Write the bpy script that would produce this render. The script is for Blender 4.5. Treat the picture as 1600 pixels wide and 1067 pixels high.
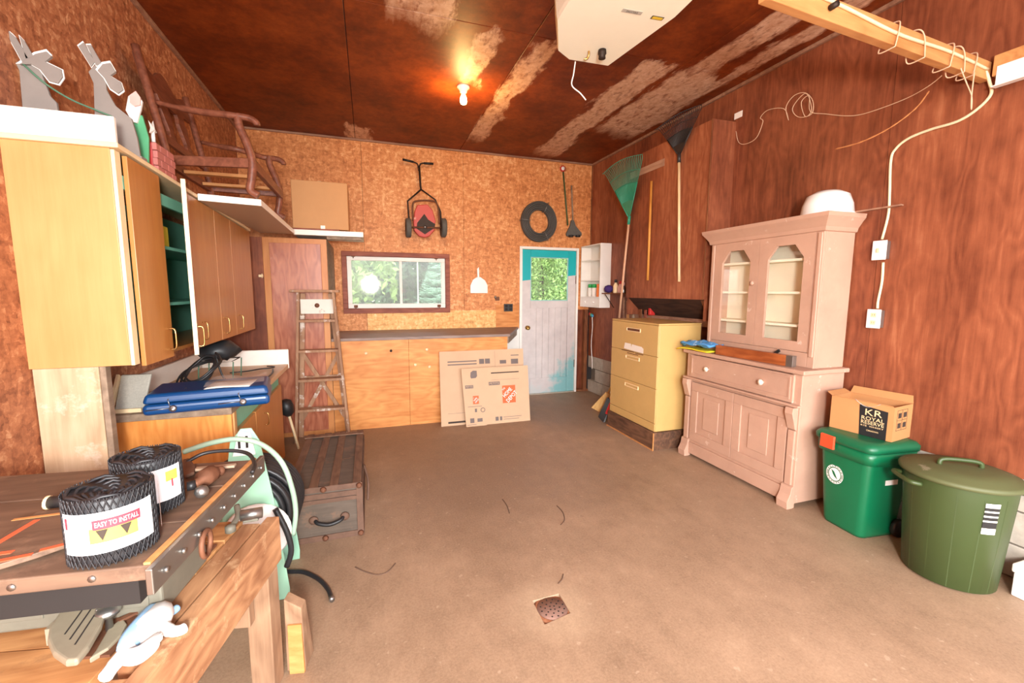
import bpy, math, random
from mathutils import Vector, Matrix
random.seed(7)
SC = bpy.context.scene
COL = SC.collection
for o in list(bpy.data.objects): bpy.data.objects.remove(o)

# ------------------------------------------------------------------ camera
F = 674.169; YAW = .3197055; PIT = .1172263; ROL = .0045261; CH = 1.465
fw = Vector((math.sin(YAW)*math.cos(PIT), math.cos(YAW)*math.cos(PIT), -math.sin(PIT)))
r0 = Vector((math.cos(YAW), -math.sin(YAW), 0)); u0 = r0.cross(fw)
rt = r0*math.cos(ROL)+u0*math.sin(ROL); up = -r0*math.sin(ROL)+u0*math.cos(ROL)
cam = bpy.data.cameras.new('camera'); camo = bpy.data.objects.new('camera', cam); COL.objects.link(camo)
cam.sensor_width = 36; cam.lens = F/1600*36; cam.clip_start = .02; cam.clip_end = 200
camo.matrix_world = Matrix(((rt.x, up.x, -fw.x, 0), (rt.y, up.y, -fw.y, 0), (rt.z, up.z, -fw.z, CH), (0, 0, 0, 1)))
SC.camera = camo
# pixel -> point on a known plane
def ray(x, y): return rt*((x-800)/F)+up*(-(y-533.5)/F)+fw
def PX(x, y, c): t = ray(x, y); t = t*(c/t.x); return Vector((t.x, t.y, t.z+CH))
def PY(x, y, c): t = ray(x, y); t = t*(c/t.y); return Vector((t.x, t.y, t.z+CH))
def PZ(x, y, c): t = ray(x, y); t = t*((c-CH)/t.z); return Vector((t.x, t.y, t.z+CH))
WR, WS, YB, XL, ZC = 3.03, .018, 5.6, -1.312, 3.22
def PR(x, y, d=0):
    t = ray(x, y); k = (WR-d+WS*YB)/(t.x+WS*t.y); t = t*k; return Vector((t.x, t.y, t.z+CH))
def RW(y, z, d=0): return Vector((WR-d+WS*(YB-y), y, z))

# ------------------------------------------------------------------ light
vs = SC.view_settings; vs.view_transform = 'Standard'; vs.look = 'None'; vs.gamma = 1; vs.use_curve_mapping = False
vs.exposure = 0.65
w = bpy.data.worlds.new('world'); SC.world = w; w.use_nodes = True
nt = w.node_tree; nt.nodes.clear()
sky = nt.nodes.new('ShaderNodeTexSky'); sky.sky_type = 'NISHITA'; sky.sun_elevation = math.radians(48); sky.sun_rotation = math.radians(215); sky.sun_disc = False
hs = nt.nodes.new('ShaderNodeHueSaturation'); hs.inputs['Saturation'].default_value = .25
bg = nt.nodes.new('ShaderNodeBackground'); bg.inputs[1].default_value = .9
wo = nt.nodes.new('ShaderNodeOutputWorld'); nt.links.new(sky.outputs[0], hs.inputs['Color']); nt.links.new(hs.outputs[0], bg.inputs[0]); nt.links.new(bg.outputs[0], wo.inputs[0])
def lamp(name, kind, loc, energy, color=(1, 1, 1), **k):
    l = bpy.data.lights.new(name, kind); o = bpy.data.objects.new(name, l); COL.objects.link(o); o.location = loc
    l.energy = energy; l.color = color
    for a, b in k.items(): setattr(l, a, b)
    return o
flash = lamp('flash', 'POINT', (.05, -.85, 1.6), 360, (1, .97, .93), shadow_soft_size=.18)

# ------------------------------------------------------------------ mesh helpers
def wm(o):
    m = o.matrix_basis.copy()
    if o.parent: m = wm(o.parent) @ o.matrix_parent_inverse @ m
    return m
class MB:
    def __init__(s): s.v = []; s.f = []; s.s = []
    def add(s, vs_, fs, smooth=False):
        n = len(s.v); s.v += [tuple(p) for p in vs_]
        for f in fs: s.f.append(tuple(i+n for i in f)); s.s.append(smooth)
        return s
    def hexa(s, p):  # 8 pts: bottom 4 ccw, top 4 ccw
        return s.add(p, [(3, 2, 1, 0), (4, 5, 6, 7), (0, 1, 5, 4), (1, 2, 6, 5), (2, 3, 7, 6), (3, 0, 4, 7)])
    def box(s, x0, x1, y0, y1, z0, z1):
        return s.hexa([(x0, y0, z0), (x1, y0, z0), (x1, y1, z0), (x0, y1, z0), (x0, y0, z1), (x1, y0, z1), (x1, y1, z1), (x0, y1, z1)])
    def obox(s, c, ax, ay, az, hx, hy, hz):
        c, ax, ay, az = Vector(c), Vector(ax).normalized(), Vector(ay).normalized(), Vector(az).normalized()
        P = lambda i, j, k: c+ax*hx*i+ay*hy*j+az*hz*k
        return s.hexa([P(-1, -1, -1), P(1, -1, -1), P(1, 1, -1), P(-1, 1, -1), P(-1, -1, 1), P(1, -1, 1), P(1, 1, 1), P(-1, 1, 1)])
    def bar(s, a, b, w_, t, upv=(0, 0, 1)):  # rectangular bar a->b, width w_ (perp to upv), thickness t (along upv-ish)
        a, b = Vector(a), Vector(b); d = (b-a); L = d.length; d.normalize()
        x = d.cross(Vector(upv))
        if x.length < 1e-4: x = d.cross(Vector((1, 0, 0)))
        x.normalize(); z = x.cross(d)
        return s.obox((a+b)/2, d, x, z, L/2, w_/2, t/2)
    def prism(s, pts, off, smooth=False):  # planar polygon extruded by vector off
        pts = [Vector(p) for p in pts]; off = Vector(off); n = len(pts)
        return s.add(pts+[p+off for p in pts], [tuple(range(n-1, -1, -1)), tuple(range(n, 2*n))]+[(i, (i+1) % n, n+(i+1) % n, n+i) for i in range(n)], smooth)
    def tube(s, pts, r, n=8, caps=True, closed=False):
        pts = [Vector(p) for p in pts]; m = len(pts); vv = []; ff = []
        px = None
        for i, p in enumerate(pts):
            if closed: d = pts[(i+1) % m]-pts[i-1]
            else: d = pts[min(i+1, m-1)]-pts[max(i-1, 0)]
            d.normalize()
            if px is None:
                px = d.cross(Vector((0, 0, 1)))
                if px.length < .05: px = d.cross(Vector((1, 0, 0)))
            px = px-d*px.dot(d); px.normalize(); py = d.cross(px)
            rr = r[i] if isinstance(r, (list, tuple)) else r
            for k in range(n):
                a = 2*math.pi*k/n; vv.append(p+px*math.cos(a)*rr+py*math.sin(a)*rr)
        for i in range(m if closed else m-1):
            for k in range(n):
                j = (i+1) % m; ff.append((i*n+k, i*n+(k+1) % n, j*n+(k+1) % n, j*n+k))
        if caps and not closed: ff += [tuple(range(n-1, -1, -1)), tuple((m-1)*n+k for k in range(n))]
        return s.add(vv, ff, True)
    def cyl(s, a, b, r, n=16, r2=None):
        return s.tube([a, b], [r, r if r2 is None else r2], n)
    def lathe(s, prof, c=(0, 0, 0), n=24, axis='z', sx=1, sy=1, cap=True):  # prof [(r,h)]
        vv = []; ff = []; m = len(prof)
        for r, h in prof:
            for k in range(n):
                a = 2*math.pi*k/n; q = (r*math.cos(a)*sx, r*math.sin(a)*sy, h)
                q = {'z': q, 'x': (q[2], q[0], q[1]), 'y': (q[0], -q[2], q[1]), 'Y': (q[0], q[2], -q[1])}[axis]
                vv.append((q[0]+c[0], q[1]+c[1], q[2]+c[2]))
        for i in range(m-1):
            for k in range(n): ff.append((i*n+k, i*n+(k+1) % n, (i+1)*n+(k+1) % n, (i+1)*n+k))
        if cap: ff += [tuple(range(n-1, -1, -1)), tuple((m-1)*n+k for k in range(n))]
        return s.add(vv, ff, True)
    def grid(s, nu, nv, fn, smooth=True):
        vv = [fn(i/(nu-1), j/(nv-1)) for i in range(nu) for j in range(nv)]
        return s.add(vv, [(i*nv+j, (i+1)*nv+j, (i+1)*nv+j+1, i*nv+j+1) for i in range(nu-1) for j in range(nv-1)], smooth)
    def xf(s, M_):
        s.v = [tuple(M_ @ Vector(p)) for p in s.v]; return s
    def build(s, name, mat, parent=None, bevel=0, label=None, solid=0, sub=0, kind=None, seg=2):
        me = bpy.data.meshes.new(name)
        vv = s.v
        if parent is not None:
            inv = wm(parent).inverted(); vv = [tuple(inv @ Vector(p)) for p in vv]
        me.from_pydata(vv, [], s.f); me.polygons.foreach_set('use_smooth', s.s); me.materials.append(mat); me.update()
        o = bpy.data.objects.new(name, me); COL.objects.link(o)
        if parent is not None: o.parent = parent
        if sub:
            m = o.modifiers.new('sub', 'SUBSURF'); m.levels = m.render_levels = sub
        if solid:
            m = o.modifiers.new('solid', 'SOLIDIFY'); m.thickness = solid; m.offset = 0
        if bevel:
            m = o.modifiers.new('bev', 'BEVEL'); m.width = bevel; m.segments = seg; m.limit_method = 'ANGLE'; m.angle_limit = .7
        if label: o['label'] = label
        if kind: o['kind'] = kind
        return o
def tag(o, label, cat, group=None):
    o['label'] = label; o['category'] = cat
    if group: o['group'] = group
    return o
def thing(name, label, cat, loc=(0, 0, 0), group=None, rz=0):
    o = bpy.data.objects.new(name, None); COL.objects.link(o); o.location = loc; o.rotation_euler = (0, 0, rz); o.empty_display_size = .1
    return tag(o, label, cat, group)
def struct(o): o['kind'] = 'structure'; return o
def sempty(name, loc=(0, 0, 0)):
    o = bpy.data.objects.new(name, None); COL.objects.link(o); o.location = loc; o['kind'] = 'structure'; return o
def spline(pts, n=8, closed=False):
    P = [Vector(p) for p in pts]; out = []; m = len(P)
    for i in range(m if closed else m-1):
        if closed: a, b, c, d = P[i-1], P[i], P[(i+1) % m], P[(i+2) % m]
        else: a, b, c, d = P[max(i-1, 0)], P[i], P[i+1], P[min(i+2, m-1)]
        for k in range(n):
            t = k/n; out.append(.5*((2*b)+(c-a)*t+(2*a-5*b+4*c-d)*t*t+(3*b-a-3*c+d)*t**3))
    if not closed: out.append(P[-1])
    return out
def text(s, size, origin, ux, uy, mat, parent, name='lettering', align='CENTER', bold=0, depth=.0006, lift=.0008, fit=None, shear=0):
    cu = bpy.data.curves.new('txt', 'FONT'); cu.body = s; cu.size = size; cu.align_x = align; cu.align_y = 'CENTER'; cu.resolution_u = 2; cu.offset = bold; cu.shear = shear
    to = bpy.data.objects.new('txt', cu); COL.objects.link(to)
    dg = bpy.context.evaluated_depsgraph_get(); me = bpy.data.meshes.new_from_object(to.evaluated_get(dg))
    vv = [v.co.copy() for v in me.vertices]; ff = [tuple(p.vertices) for p in me.polygons]
    bpy.data.objects.remove(to); bpy.data.curves.remove(cu); bpy.data.meshes.remove(me)
    ux, uy = Vector(ux).normalized(), Vector(uy).normalized(); nz = ux.cross(uy); o = Vector(origin)
    k = 1
    if fit and vv:
        wd = max(v.x for v in vv)-min(v.x for v in vv); k = fit/max(wd, 1e-6)
    b = MB(); b.add([o+ux*(v.x*k)+uy*v.y+nz*lift for v in vv], ff)
    return b.build(name, mat, parent)
def copy_tree(o, parent=None):
    c = o.copy(); COL.objects.link(c)
    if parent is not None: c.parent = parent
    for ch in [q for q in bpy.data.objects if q.parent == o]: copy_tree(ch, c)
    return c

# ------------------------------------------------------------------ materials
def srgb(r, g, b):
    f = lambda c: (c/255/12.92) if c/255 <= .04045 else ((c/255+.055)/1.055)**2.4
    return (f(r), f(g), f(b), 1)
class NT:
    def __init__(s, name):
        s.m = bpy.data.materials.new(name); s.m.use_nodes = True; s.t = s.m.node_tree; s.t.nodes.clear()
        s.out = s.n('ShaderNodeOutputMaterial'); s.p = s.n('ShaderNodeBsdfPrincipled'); s.l(s.p.outputs[0], s.out.inputs[0])
        s._tc = None
    def n(s, k, **a):
        x = s.t.nodes.new(k)
        for q, v in a.items(): setattr(x, q, v)
        return x
    def l(s, a, b): s.t.links.new(a, b)
    def co(s, scale=(1, 1, 1), rot=(0, 0, 0), loc=(0, 0, 0), world=True):
        if s._tc is None: s._tc = s.n('ShaderNodeNewGeometry')
        mp = s.n('ShaderNodeMapping'); mp.inputs['Scale'].default_value = scale; mp.inputs['Rotation'].default_value = rot; mp.inputs['Location'].default_value = loc
        s.l(s._tc.outputs['Position'], mp.inputs[0]); return mp.outputs[0]
    def noise(s, scale=5, detail=4, rough=.6, vec=None, dist=0, out=0):
        x = s.n('ShaderNodeTexNoise'); x.inputs['Scale'].default_value = scale; x.inputs['Detail'].default_value = detail; x.inputs['Roughness'].default_value = rough; x.inputs['Distortion'].default_value = dist
        s.l(vec if vec is not None else s.co(), x.inputs['Vector']); return x.outputs[out]
    def ramp(s, fac, stops, interp='LINEAR'):
        x = s.n('ShaderNodeValToRGB'); x.color_ramp.interpolation = interp; e = x.color_ramp.elements
        while len(e) < len(stops): e.new(.5)
        for i, (p, c) in enumerate(stops): e[i].position = p; e[i].color = c if len(c) == 4 else (*c, 1)
        s.l(fac, x.inputs[0]); return x.outputs[0]
    def mix(s, fac, a, b, mode='MIX'):
        x = s.n('ShaderNodeMix', data_type='RGBA', blend_type=mode)
        for i, v in ((0, fac), (6, a), (7, b)):
            if hasattr(v, 'is_linked') or hasattr(v, 'links'): s.l(v, x.inputs[i])
            else: x.inputs[i].default_value = v
        return x.outputs[2]
    def math(s, op, a, b=None, clamp=False):
        x = s.n('ShaderNodeMath', operation=op, use_clamp=clamp)
        for i, v in enumerate((a, b)):
            if v is None: continue
            if hasattr(v, 'links'): s.l(v, x.inputs[i])
            else: x.inputs[i].default_value = v
        return x.outputs[0]
    def bump(s, h, strength=.3, dist=.01):
        x = s.n('ShaderNodeBump'); x.inputs['Strength'].default_value = strength; x.inputs['Distance'].default_value = dist; s.l(h, x.inputs['Height']); s.l(x.outputs[0], s.p.inputs['Normal'])
    def done(s, col, rough=.6, metal=0, spec=.5):
        for i, v in (('Base Color', col), ('Roughness', rough), ('Metallic', metal), ('Specular IOR Level', spec)):
            if hasattr(v, 'links'): s.l(v, s.p.inputs[i])
            else: s.p.inputs[i].default_value = v
        return s.m
    def xyz(s, vec=None):
        if s._tc is None: s._tc = s.n('ShaderNodeNewGeometry')
        x = s.n('ShaderNodeSeparateXYZ'); s.l(vec if vec is not None else s._tc.outputs['Position'], x.inputs[0]); return x.outputs
BLK, WHT = (0, 0, 0, 1), (1, 1, 1, 1)
def dk(c, k): return (c[0]*k, c[1]*k, c[2]*k, 1)
def simple(name, c, rough=.5, metal=0, var=.12, scale=8, spec=.5, bump=0):
    t = NT(name); n = t.noise(scale, 5, .65)
    col = t.ramp(n, [(.25, dk(c, 1-var)), (.75, dk(c, 1+var))])
    if bump: t.bump(n, bump)
    return t.done(col, rough, metal, spec)
def wood(name, dark, light, axis='z', scale=1.0, rough=.55, contrast=1, wear=None, wear_amt=.6, fig=3.0, spec=.4):
    # grain runs along axis; stretched noise + wavy figure
    t = NT(name); st = {'x': (.06, 1, 1), 'y': (1, .06, 1), 'z': (1, 1, .06)}[axis]
    st2 = {'x': (.25, 1, 1), 'y': (1, .25, 1), 'z': (1, 1, .25)}[axis]
    v2 = t.co(tuple(q*fig*scale for q in st2)); warp = t.noise(1.2, 3, .55, v2)
    rings = t.math('FRACT', t.math('MULTIPLY', warp, 9))
    rings = t.math('ABSOLUTE', t.math('SUBTRACT', rings, .5))
    fine = t.noise(38*scale, 4, .7, t.co(st)); blot = t.noise(2.3*scale, 4, .6)
    h = t.math('ADD', t.math('MULTIPLY', rings, .55*contrast), t.math('MULTIPLY', fine, .6))
    h = t.math('ADD', h, t.math('MULTIPLY', t.math('SUBTRACT', blot, .5), .7))
    col = t.ramp(h, [(.15, dark), (.5, tuple((a+b)/2 for a, b in zip(dark, light))), (.85, light)])
    if wear is not None:
        m = t.ramp(t.noise(7*scale, 6, .7), [(.56, BLK), (.66, WHT)])
        col = t.mix(t.math('MULTIPLY', m, wear_amt), col, wear)
    t.bump(fine, .12, .004)
    return t.done(col, rough, 0, spec)
def osb(name, cols, plane, size=.026, rough=.55, spec=.4):
    # wafer flakes: three layers of stretched, warped cells averaged so that flakes overlap softly
    t = NT(name); k = 1/size
    wv = t.noise(1/(size*1.6), 3, .6, out=1)
    def layer(sx, sz, rot, off):
        sc = {'y': (k*sx, .02, k*sz), 'x': (.02, k*sx, k*sz), 'z': (k*sx, k*sz, .02)}[plane]
        ro = {'y': (0, rot, 0), 'x': (rot, 0, 0), 'z': (0, 0, rot)}[plane]
        base = t.co(sc, ro, (off, off*.7, off*1.3))
        a = t.n('ShaderNodeVectorMath', operation='MULTIPLY_ADD'); t.l(wv, a.inputs[0]); a.inputs[1].default_value = (1.6, 1.6, 1.6); t.l(base, a.inputs[2])
        vo = t.n('ShaderNodeTexVoronoi', feature='SMOOTH_F1'); vo.inputs['Scale'].default_value = 1; vo.inputs['Smoothness'].default_value = .12; t.l(a.outputs[0], vo.inputs['Vector'])
        sp = t.n('ShaderNodeSeparateColor'); t.l(vo.outputs['Color'], sp.inputs[0]); return sp.outputs[0]
    a1 = layer(1.2, .45, .6, 0); a2 = layer(.5, 1.3, -.3, 3.1); a3 = layer(.9, .8, .2, 7.7)
    tone = t.math('ADD', t.math('MULTIPLY', t.math('ADD', t.math('ADD', a1, a2), a3), .2), .2)
    tone = t.math('ADD', tone, t.math('MULTIPLY', t.math('SUBTRACT', t.noise(.8, 3, .6), .5), .45))
    tone = t.math('ADD', tone, t.math('MULTIPLY', t.math('SUBTRACT', t.noise(60, 5, .8), .5), .6))
    col = t.ramp(tone, [(.15, cols[0]), (.42, cols[1]), (.6, cols[2]), (.85, cols[3])])
    t.bump(t.math('ADD', a1, a2), .12, .004)
    return t.done(col, rough, 0, spec)
def paint(name, c, chip=None, amt=.5, lo=.6, rough=.5, scale=6, var=.07, grime=None):
    t = NT(name); n = t.noise(scale, 6, .7)
    col = t.ramp(t.noise(3, 4, .6), [(.3, dk(c, 1-var)), (.7, dk(c, 1+var))])
    if grime is not None:
        col = t.mix(t.math('MULTIPLY', t.ramp(t.noise(1.6, 5, .7), [(.45, BLK), (.7, WHT)]), .45), col, grime)
    if chip is not None:
        m = t.ramp(n, [(lo, BLK), (lo+.035, WHT)]); col = t.mix(t.math('MULTIPLY', m, amt), col, chip)
        t.bump(m, -.2, .003)
    return t.done(col, rough)
# ------------------------------------------------------------------ structure
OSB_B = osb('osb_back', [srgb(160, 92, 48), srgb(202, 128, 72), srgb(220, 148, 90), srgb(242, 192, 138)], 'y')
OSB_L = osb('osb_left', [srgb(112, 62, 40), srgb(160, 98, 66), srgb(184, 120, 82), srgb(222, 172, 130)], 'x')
OSB_P = osb('osb_pale', [srgb(196, 130, 66), srgb(228, 168, 98), srgb(242, 192, 122), srgb(252, 222, 165)], 'y')
TRIM = wood('trim_wood', srgb(128, 88, 68), srgb(178, 138, 112), 'x')
def redply():
    t = NT('red_ply'); st = t.noise(1.5, 5, .65, t.co((1, 1, .13))); fine = t.noise(34, 5, .75, t.co((1, 1, .06))); bl = t.noise(1.8, 6, .7); wav = t.noise(1.3, 3, .55, t.co((2.4, 2.4, .7)))
    rg = t.math('ABSOLUTE', t.math('SUBTRACT', t.math('FRACT', t.math('MULTIPLY', wav, 14)), .5))
    h = t.math('ADD', t.math('ADD', t.math('MULTIPLY', st, .55), t.math('MULTIPLY', fine, .28)), t.math('ADD', t.math('MULTIPLY', bl, .32), t.math('MULTIPLY', rg, .12)))
    col = t.ramp(h, [(.4, srgb(72, 32, 19)), (.53, srgb(116, 61, 40)), (.65, srgb(148, 84, 56)), (.8, srgb(186, 120, 84))])
    t.bump(fine, .1, .004); return t.done(col, .45, 0, .3)
REDPLY = redply()
WHITEP = paint('white_paint', srgb(238, 232, 224), srgb(170, 150, 130), .5, .68)
CONC_B = simple('block_concrete', srgb(176, 166, 152), .9, 0, .18, 14, .2, .4)
MORTAR = simple('mortar', srgb(120, 110, 98), .95, 0, .1, 20, .1)
DARK = simple('dark_void', srgb(40, 30, 26), .9, 0, .2)
BLACK = simple('black_plastic', srgb(34, 33, 34), .45, 0, .15)
BRASS = simple('brass', srgb(196, 158, 92), .3, .9, .1)
STEEL = simple('steel', srgb(160, 158, 154), .35, .9, .12)
RUST = simple('rusty_metal', srgb(120, 78, 56), .7, .4, .3, 25)

def floor_mat():
    t = NT('floor_concrete'); n1 = t.noise(1.3, 9, .72); n2 = t.noise(7, 9, .8, t.co((1, .6, 1))); n3 = t.noise(90, 4, .75)
    h = t.math('ADD', t.math('MULTIPLY', n1, .5), t.math('MULTIPLY', n2, .5))
    col = t.ramp(h, [(.34, srgb(122, 97, 76)), (.47, srgb(152, 124, 99)), (.57, srgb(168, 138, 111)), (.7, srgb(192, 164, 135))])
    # oil-darkened patch in the middle of the floor, pale scuffs
    def blob(c, s, lo, hi):
        mp = t.co(s, (0, 0, 0), tuple(-a*b for a, b in zip(c, s)))
        ln = t.n('ShaderNodeVectorMath', operation='LENGTH'); t.l(mp, ln.inputs[0])
        d = t.math('ADD', ln.outputs['Value'], t.math('MULTIPLY', t.math('SUBTRACT', n1, .5), 1.5))
        return t.ramp(d, [(lo, WHT), (hi, BLK)])
    b1 = blob((.85, 3.15, 0), (.95, .75, 0), .25, 1.0); col = t.mix(t.math('MULTIPLY', b1, .55), col, srgb(104, 80, 62))
    b2 = blob((.2, 4.3, 0), (.7, 1.3, 0), .2, 1.0); col = t.mix(t.math('MULTIPLY', b2, .4), col, srgb(112, 90, 72))
    b3 = blob((.77, 1.69, 0), (4.2, 4.2, 0), .55, 1.15); col = t.mix(t.math('MULTIPLY', t.math('MULTIPLY', b3, n2), .5), col, srgb(222, 196, 162))
    b4 = blob((2.2, 4.6, 0), (1.2, 1.0, 0), .3, 1.0); col = t.mix(t.math('MULTIPLY', b4, .45), col, srgb(122, 104, 90))
    dk_ = t.ramp(t.noise(16, 3, .6), [(.68, BLK), (.74, WHT)]); col = t.mix(t.math('MULTIPLY', dk_, .4), col, srgb(96, 74, 58))
    dots = t.ramp(t.noise(26, 2, .5), [(.69, BLK), (.73, WHT)]); col = t.mix(t.math('MULTIPLY', dots, .35), col, srgb(215, 192, 165))
    col = t.mix(.3, col, t.ramp(n3, [(.3, srgb(108, 86, 68)), (.7, srgb(188, 160, 132))]))
    t.bump(t.math('ADD', n2, t.math('MULTIPLY', n3, .4)), .18, .006)
    return t.done(col, t.ramp(n1, [(.3, (.42,)*3), (.7, (.68,)*3)]), 0, .4)
FLOORM = floor_mat()
Y0 = -1.7
dr = [PZ(*q, 0) for q in ((831.7, 938.5), (850.9, 975.6), (891.4, 957.6), (873.4, 927.2))]  # drain corners ccw from above
b = MB(); OUT = [(-1.5, 6.0, 0), (-1.5, Y0, 0), (3.4, Y0, 0), (3.4, 6.0, 0)]
dq = [(p.x, p.y, 0) for p in dr]
b.add(OUT+dq+[(x, y, -.03) for x, y, z in dq], [(0, 1, 5, 4), (1, 2, 6, 5), (2, 3, 7, 6), (3, 0, 4, 7), (4, 5, 9, 8), (5, 6, 10, 9), (6, 7, 11, 10), (7, 4, 8, 11)])
floor = struct(b.build('floor', FLOORM))
# cracks in the slab as shallow dark ridges
CRK = simple('crack_dirt', srgb(98, 74, 58), .9)
for pts in (((555, 886), (570, 893), (590, 898), (606, 893), (618, 880)), ((870, 790), (879, 800), (882, 812), (876, 820)), ((880, 897), (878, 905), (872, 912)), ((785, 780), (792, 790), (796, 802))):
    q = [PZ(x, y, .0005) for x, y in pts]; MB().tube(spline(q, 5), .0035, 5).build('crack', CRK, floor)
# drain
dcen = sum(dr, Vector())/4; dcen.z = -.02
d = thing('floor_drain', 'rusty square floor drain with round perforated grate set in the concrete', 'drain', dcen)
RUSTP = simple('drain_rust', srgb(158, 104, 72), .8, .2, .3, 40); GRATE = simple('drain_grate', srgb(150, 118, 104), .6, .5, .15, 60)
ins = [dcen+(p-dcen)*.97 for p in dr]
MB().prism([(p.x, p.y, -.03) for p in ins], (0, 0, .016)).build('frame', RUSTP, d, .002)
MB().lathe([(.088, -.014), (.088, -.009), (.076, -.007), (.0, -.006)], (dcen.x+.004, dcen.y, 0), 28).build('ring', RUSTP, d)
g = MB().lathe([(.072, -.007), (.071, -.003), (0, -.0025)], (dcen.x+.004, dcen.y, 0), 28).build('grate', GRATE, d)
for rr, m in ((.055, 12), (.034, 8), (.014, 4)):
    for k in range(m):
        a = 2*math.pi*k/m+rr*40; MB().lathe([(.0042, -.0027), (.0042, -.0022)], (dcen.x+.004+rr*math.cos(a), dcen.y+rr*math.sin(a), 0), 8).build('hole', DARK, g)

# ceiling: 4x8 sheets of stained plywood with bare strips
def ceil_mat():
    t = NT('ceiling_ply'); fine = t.noise(30, 4, .7, t.co((.35, .05, 1))); bl = t.noise(2.2, 6, .7); sp = t.noise(14, 5, .75)
    h = t.math('ADD', t.math('MULTIPLY', bl, .65), t.math('MULTIPLY', sp, .35))
    col = t.ramp(h, [(.3, srgb(70, 24, 8)), (.47, srgb(112, 46, 14)), (.6, srgb(140, 64, 22)), (.75, srgb(168, 86, 36))])
    X, Y, Z = t.xyz()
    wob = t.math('MULTIPLY', t.math('SUBTRACT', t.noise(3.2, 5, .7, t.co((1.6, .5, 1))), .5), .34)
    msk = None
    def band(x0, x1, y0, y1, slant=0):
        nonlocal msk
        xx = t.math('ADD', X, wob)
        if slant: xx = t.math('ADD', xx, t.math('MULTIPLY', t.math('SUBTRACT', Y, y0), slant))
        yy = t.math('ADD', Y, t.math('MULTIPLY', wob, 2.0))
        def ss(v, e, w_): return t.math('MULTIPLY', t.math('SUBTRACT', v, e), 1/w_, True)
        m = t.math('MULTIPLY', ss(xx, x0, .035), t.math('SUBTRACT', 1, ss(xx, x1, .035)))
        m = t.math('MULTIPLY', m, t.math('MULTIPLY', ss(yy, y0, .06), t.math('SUBTRACT', 1, ss(yy, y1, .25))))
        msk = m if msk is None else t.math('MAXIMUM', msk, m)
    band(.17, .58, 2.3, 2.99); band(.75, .91, 3.02, 3.6); band(1.16, 1.36, 3.02, 5.0, .02); band(2.07, 2.35, 3.02, 5.25); band(2.42, 2.92, 3.02, 4.3); band(-.16, .06, 5.15, 5.6); band(2.45, 2.7, 1.9, 2.95); band(2.78, 2.95, 1.9, 2.95)
    spk = t.ramp(t.noise(22, 5, .7, t.co((1, .4, 1))), [(.28, BLK), (.48, WHT)])
    msk = t.math('MULTIPLY', msk, spk)
    pale = t.ramp(sp, [(.3, srgb(190, 138, 102)), (.7, srgb(232, 196, 168))])
    col = t.mix(t.math('MULTIPLY', msk, .95), col, pale)
    t.bump(fine, .1, .004)
    return t.done(col, .5, 0, .3)
CEILM = ceil_mat()
ceil = struct(MB().box(-1.5, 3.4, Y0, 5.8, ZC+.012, ZC+.06).build('ceiling', DARK))
xs = [XL-.05, -.09, 1.147, 2.39, 3.25]; ys = [Y0, .57, 3.01, YB]
for i in range(4):
    for j in range(3):
        MB().box(xs[i]+.0025, xs[i+1]-.0025, ys[j]+.0025, ys[j+1]-.0025, ZC, ZC+.012).build('plywood_sheet', CEILM, ceil, .002, seg=1)
# back wall: OSB sheets with openings
WIN = (-.293, 1.0, 1.18, 1.925); DOOR = (1.957, 2.842, -.02, 2.062)
wb = sempty('wall_back', (0, YB, 0))
def cut(rect, holes):
    rs = [rect]
    for hx0, hx1, hz0, hz1 in holes:
        nr = []
        for x0, x1, z0, z1 in rs:
            if hx0 >= x1 or hx1 <= x0 or hz0 >= z1 or hz1 <= z0: nr.append((x0, x1, z0, z1)); continue
            if hx0 > x0: nr.append((x0, hx0, z0, z1))
            if hx1 < x1: nr.append((hx1, x1, z0, z1))
            a, c = max(x0, hx0), min(x1, hx1)
            if hz0 > z0: nr.append((a, c, z0, hz0))
            if hz1 < z1: nr.append((a, c, hz1, z1))
        rs = nr
    return rs
px_ = [XL, -.03, 1.19, 2.41, 3.03]
for i in range(4):
    b = MB()
    for x0, x1, z0, z1 in cut((px_[i]+.0015, px_[i+1]-.0015, 0 if i < 3 else 1.2, ZC), [WIN, DOOR]): b.box(x0, x1, YB, YB+.09, z0, z1)
    b.build('osb_sheet', OSB_B, wb)
for x0, x1, z0, z1 in cut((-1.5, 3.3, -.1, ZC+.05), [WIN, DOOR]): MB().box(x0, x1, YB+.091, YB+.12, z0, z1).build('sheathing', DARK, wb)
# bare framing between door and corner
STUD = wood('old_stud', srgb(96, 52, 30), srgb(158, 98, 58), 'z', 1.2, .8)
MB().box(2.842, 3.035, YB+.04, YB+.06, 0, 1.2).build('backing_board', REDPLY, wb)
MB().box(2.945, 3.0, YB-.03, YB+.04, .02, 1.2).build('stud', STUD, wb, .003)
MB().box(2.842, 3.035, YB-.02, YB+.04, 0, .03).build('sill_plate', STUD, wb, .003)
# pale OSB strip below the window, plywood patch by the outlet
MB().box(-.02, 1.62, YB-.008, YB, .97, 1.205).build('osb_strip', OSB_P, wb, .001)
ORPLY = wood('orange_ply', srgb(190, 112, 48), srgb(236, 170, 98), 'x', .9, .5, .9, fig=4)
MB().box(1.62, 1.952, YB-.010, YB, .97, 1.275).build('plywood_patch', ORPLY, wb, .001)
MB().box(1.55, 1.955, YB-.012, YB, 0, .95).build('painted_block', WHITEP, wb, .002)
# left wall
wl = sempty('wall_left', (XL, 0, 0)); ly = [Y0, -.7, .5, 1.73, 2.95, 4.17, YB]
for i in range(6): MB().box(XL-.09, XL, ly[i]+.0015, ly[i+1]-.0015, 0, ZC).build('osb_sheet', OSB_L, wl)
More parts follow.
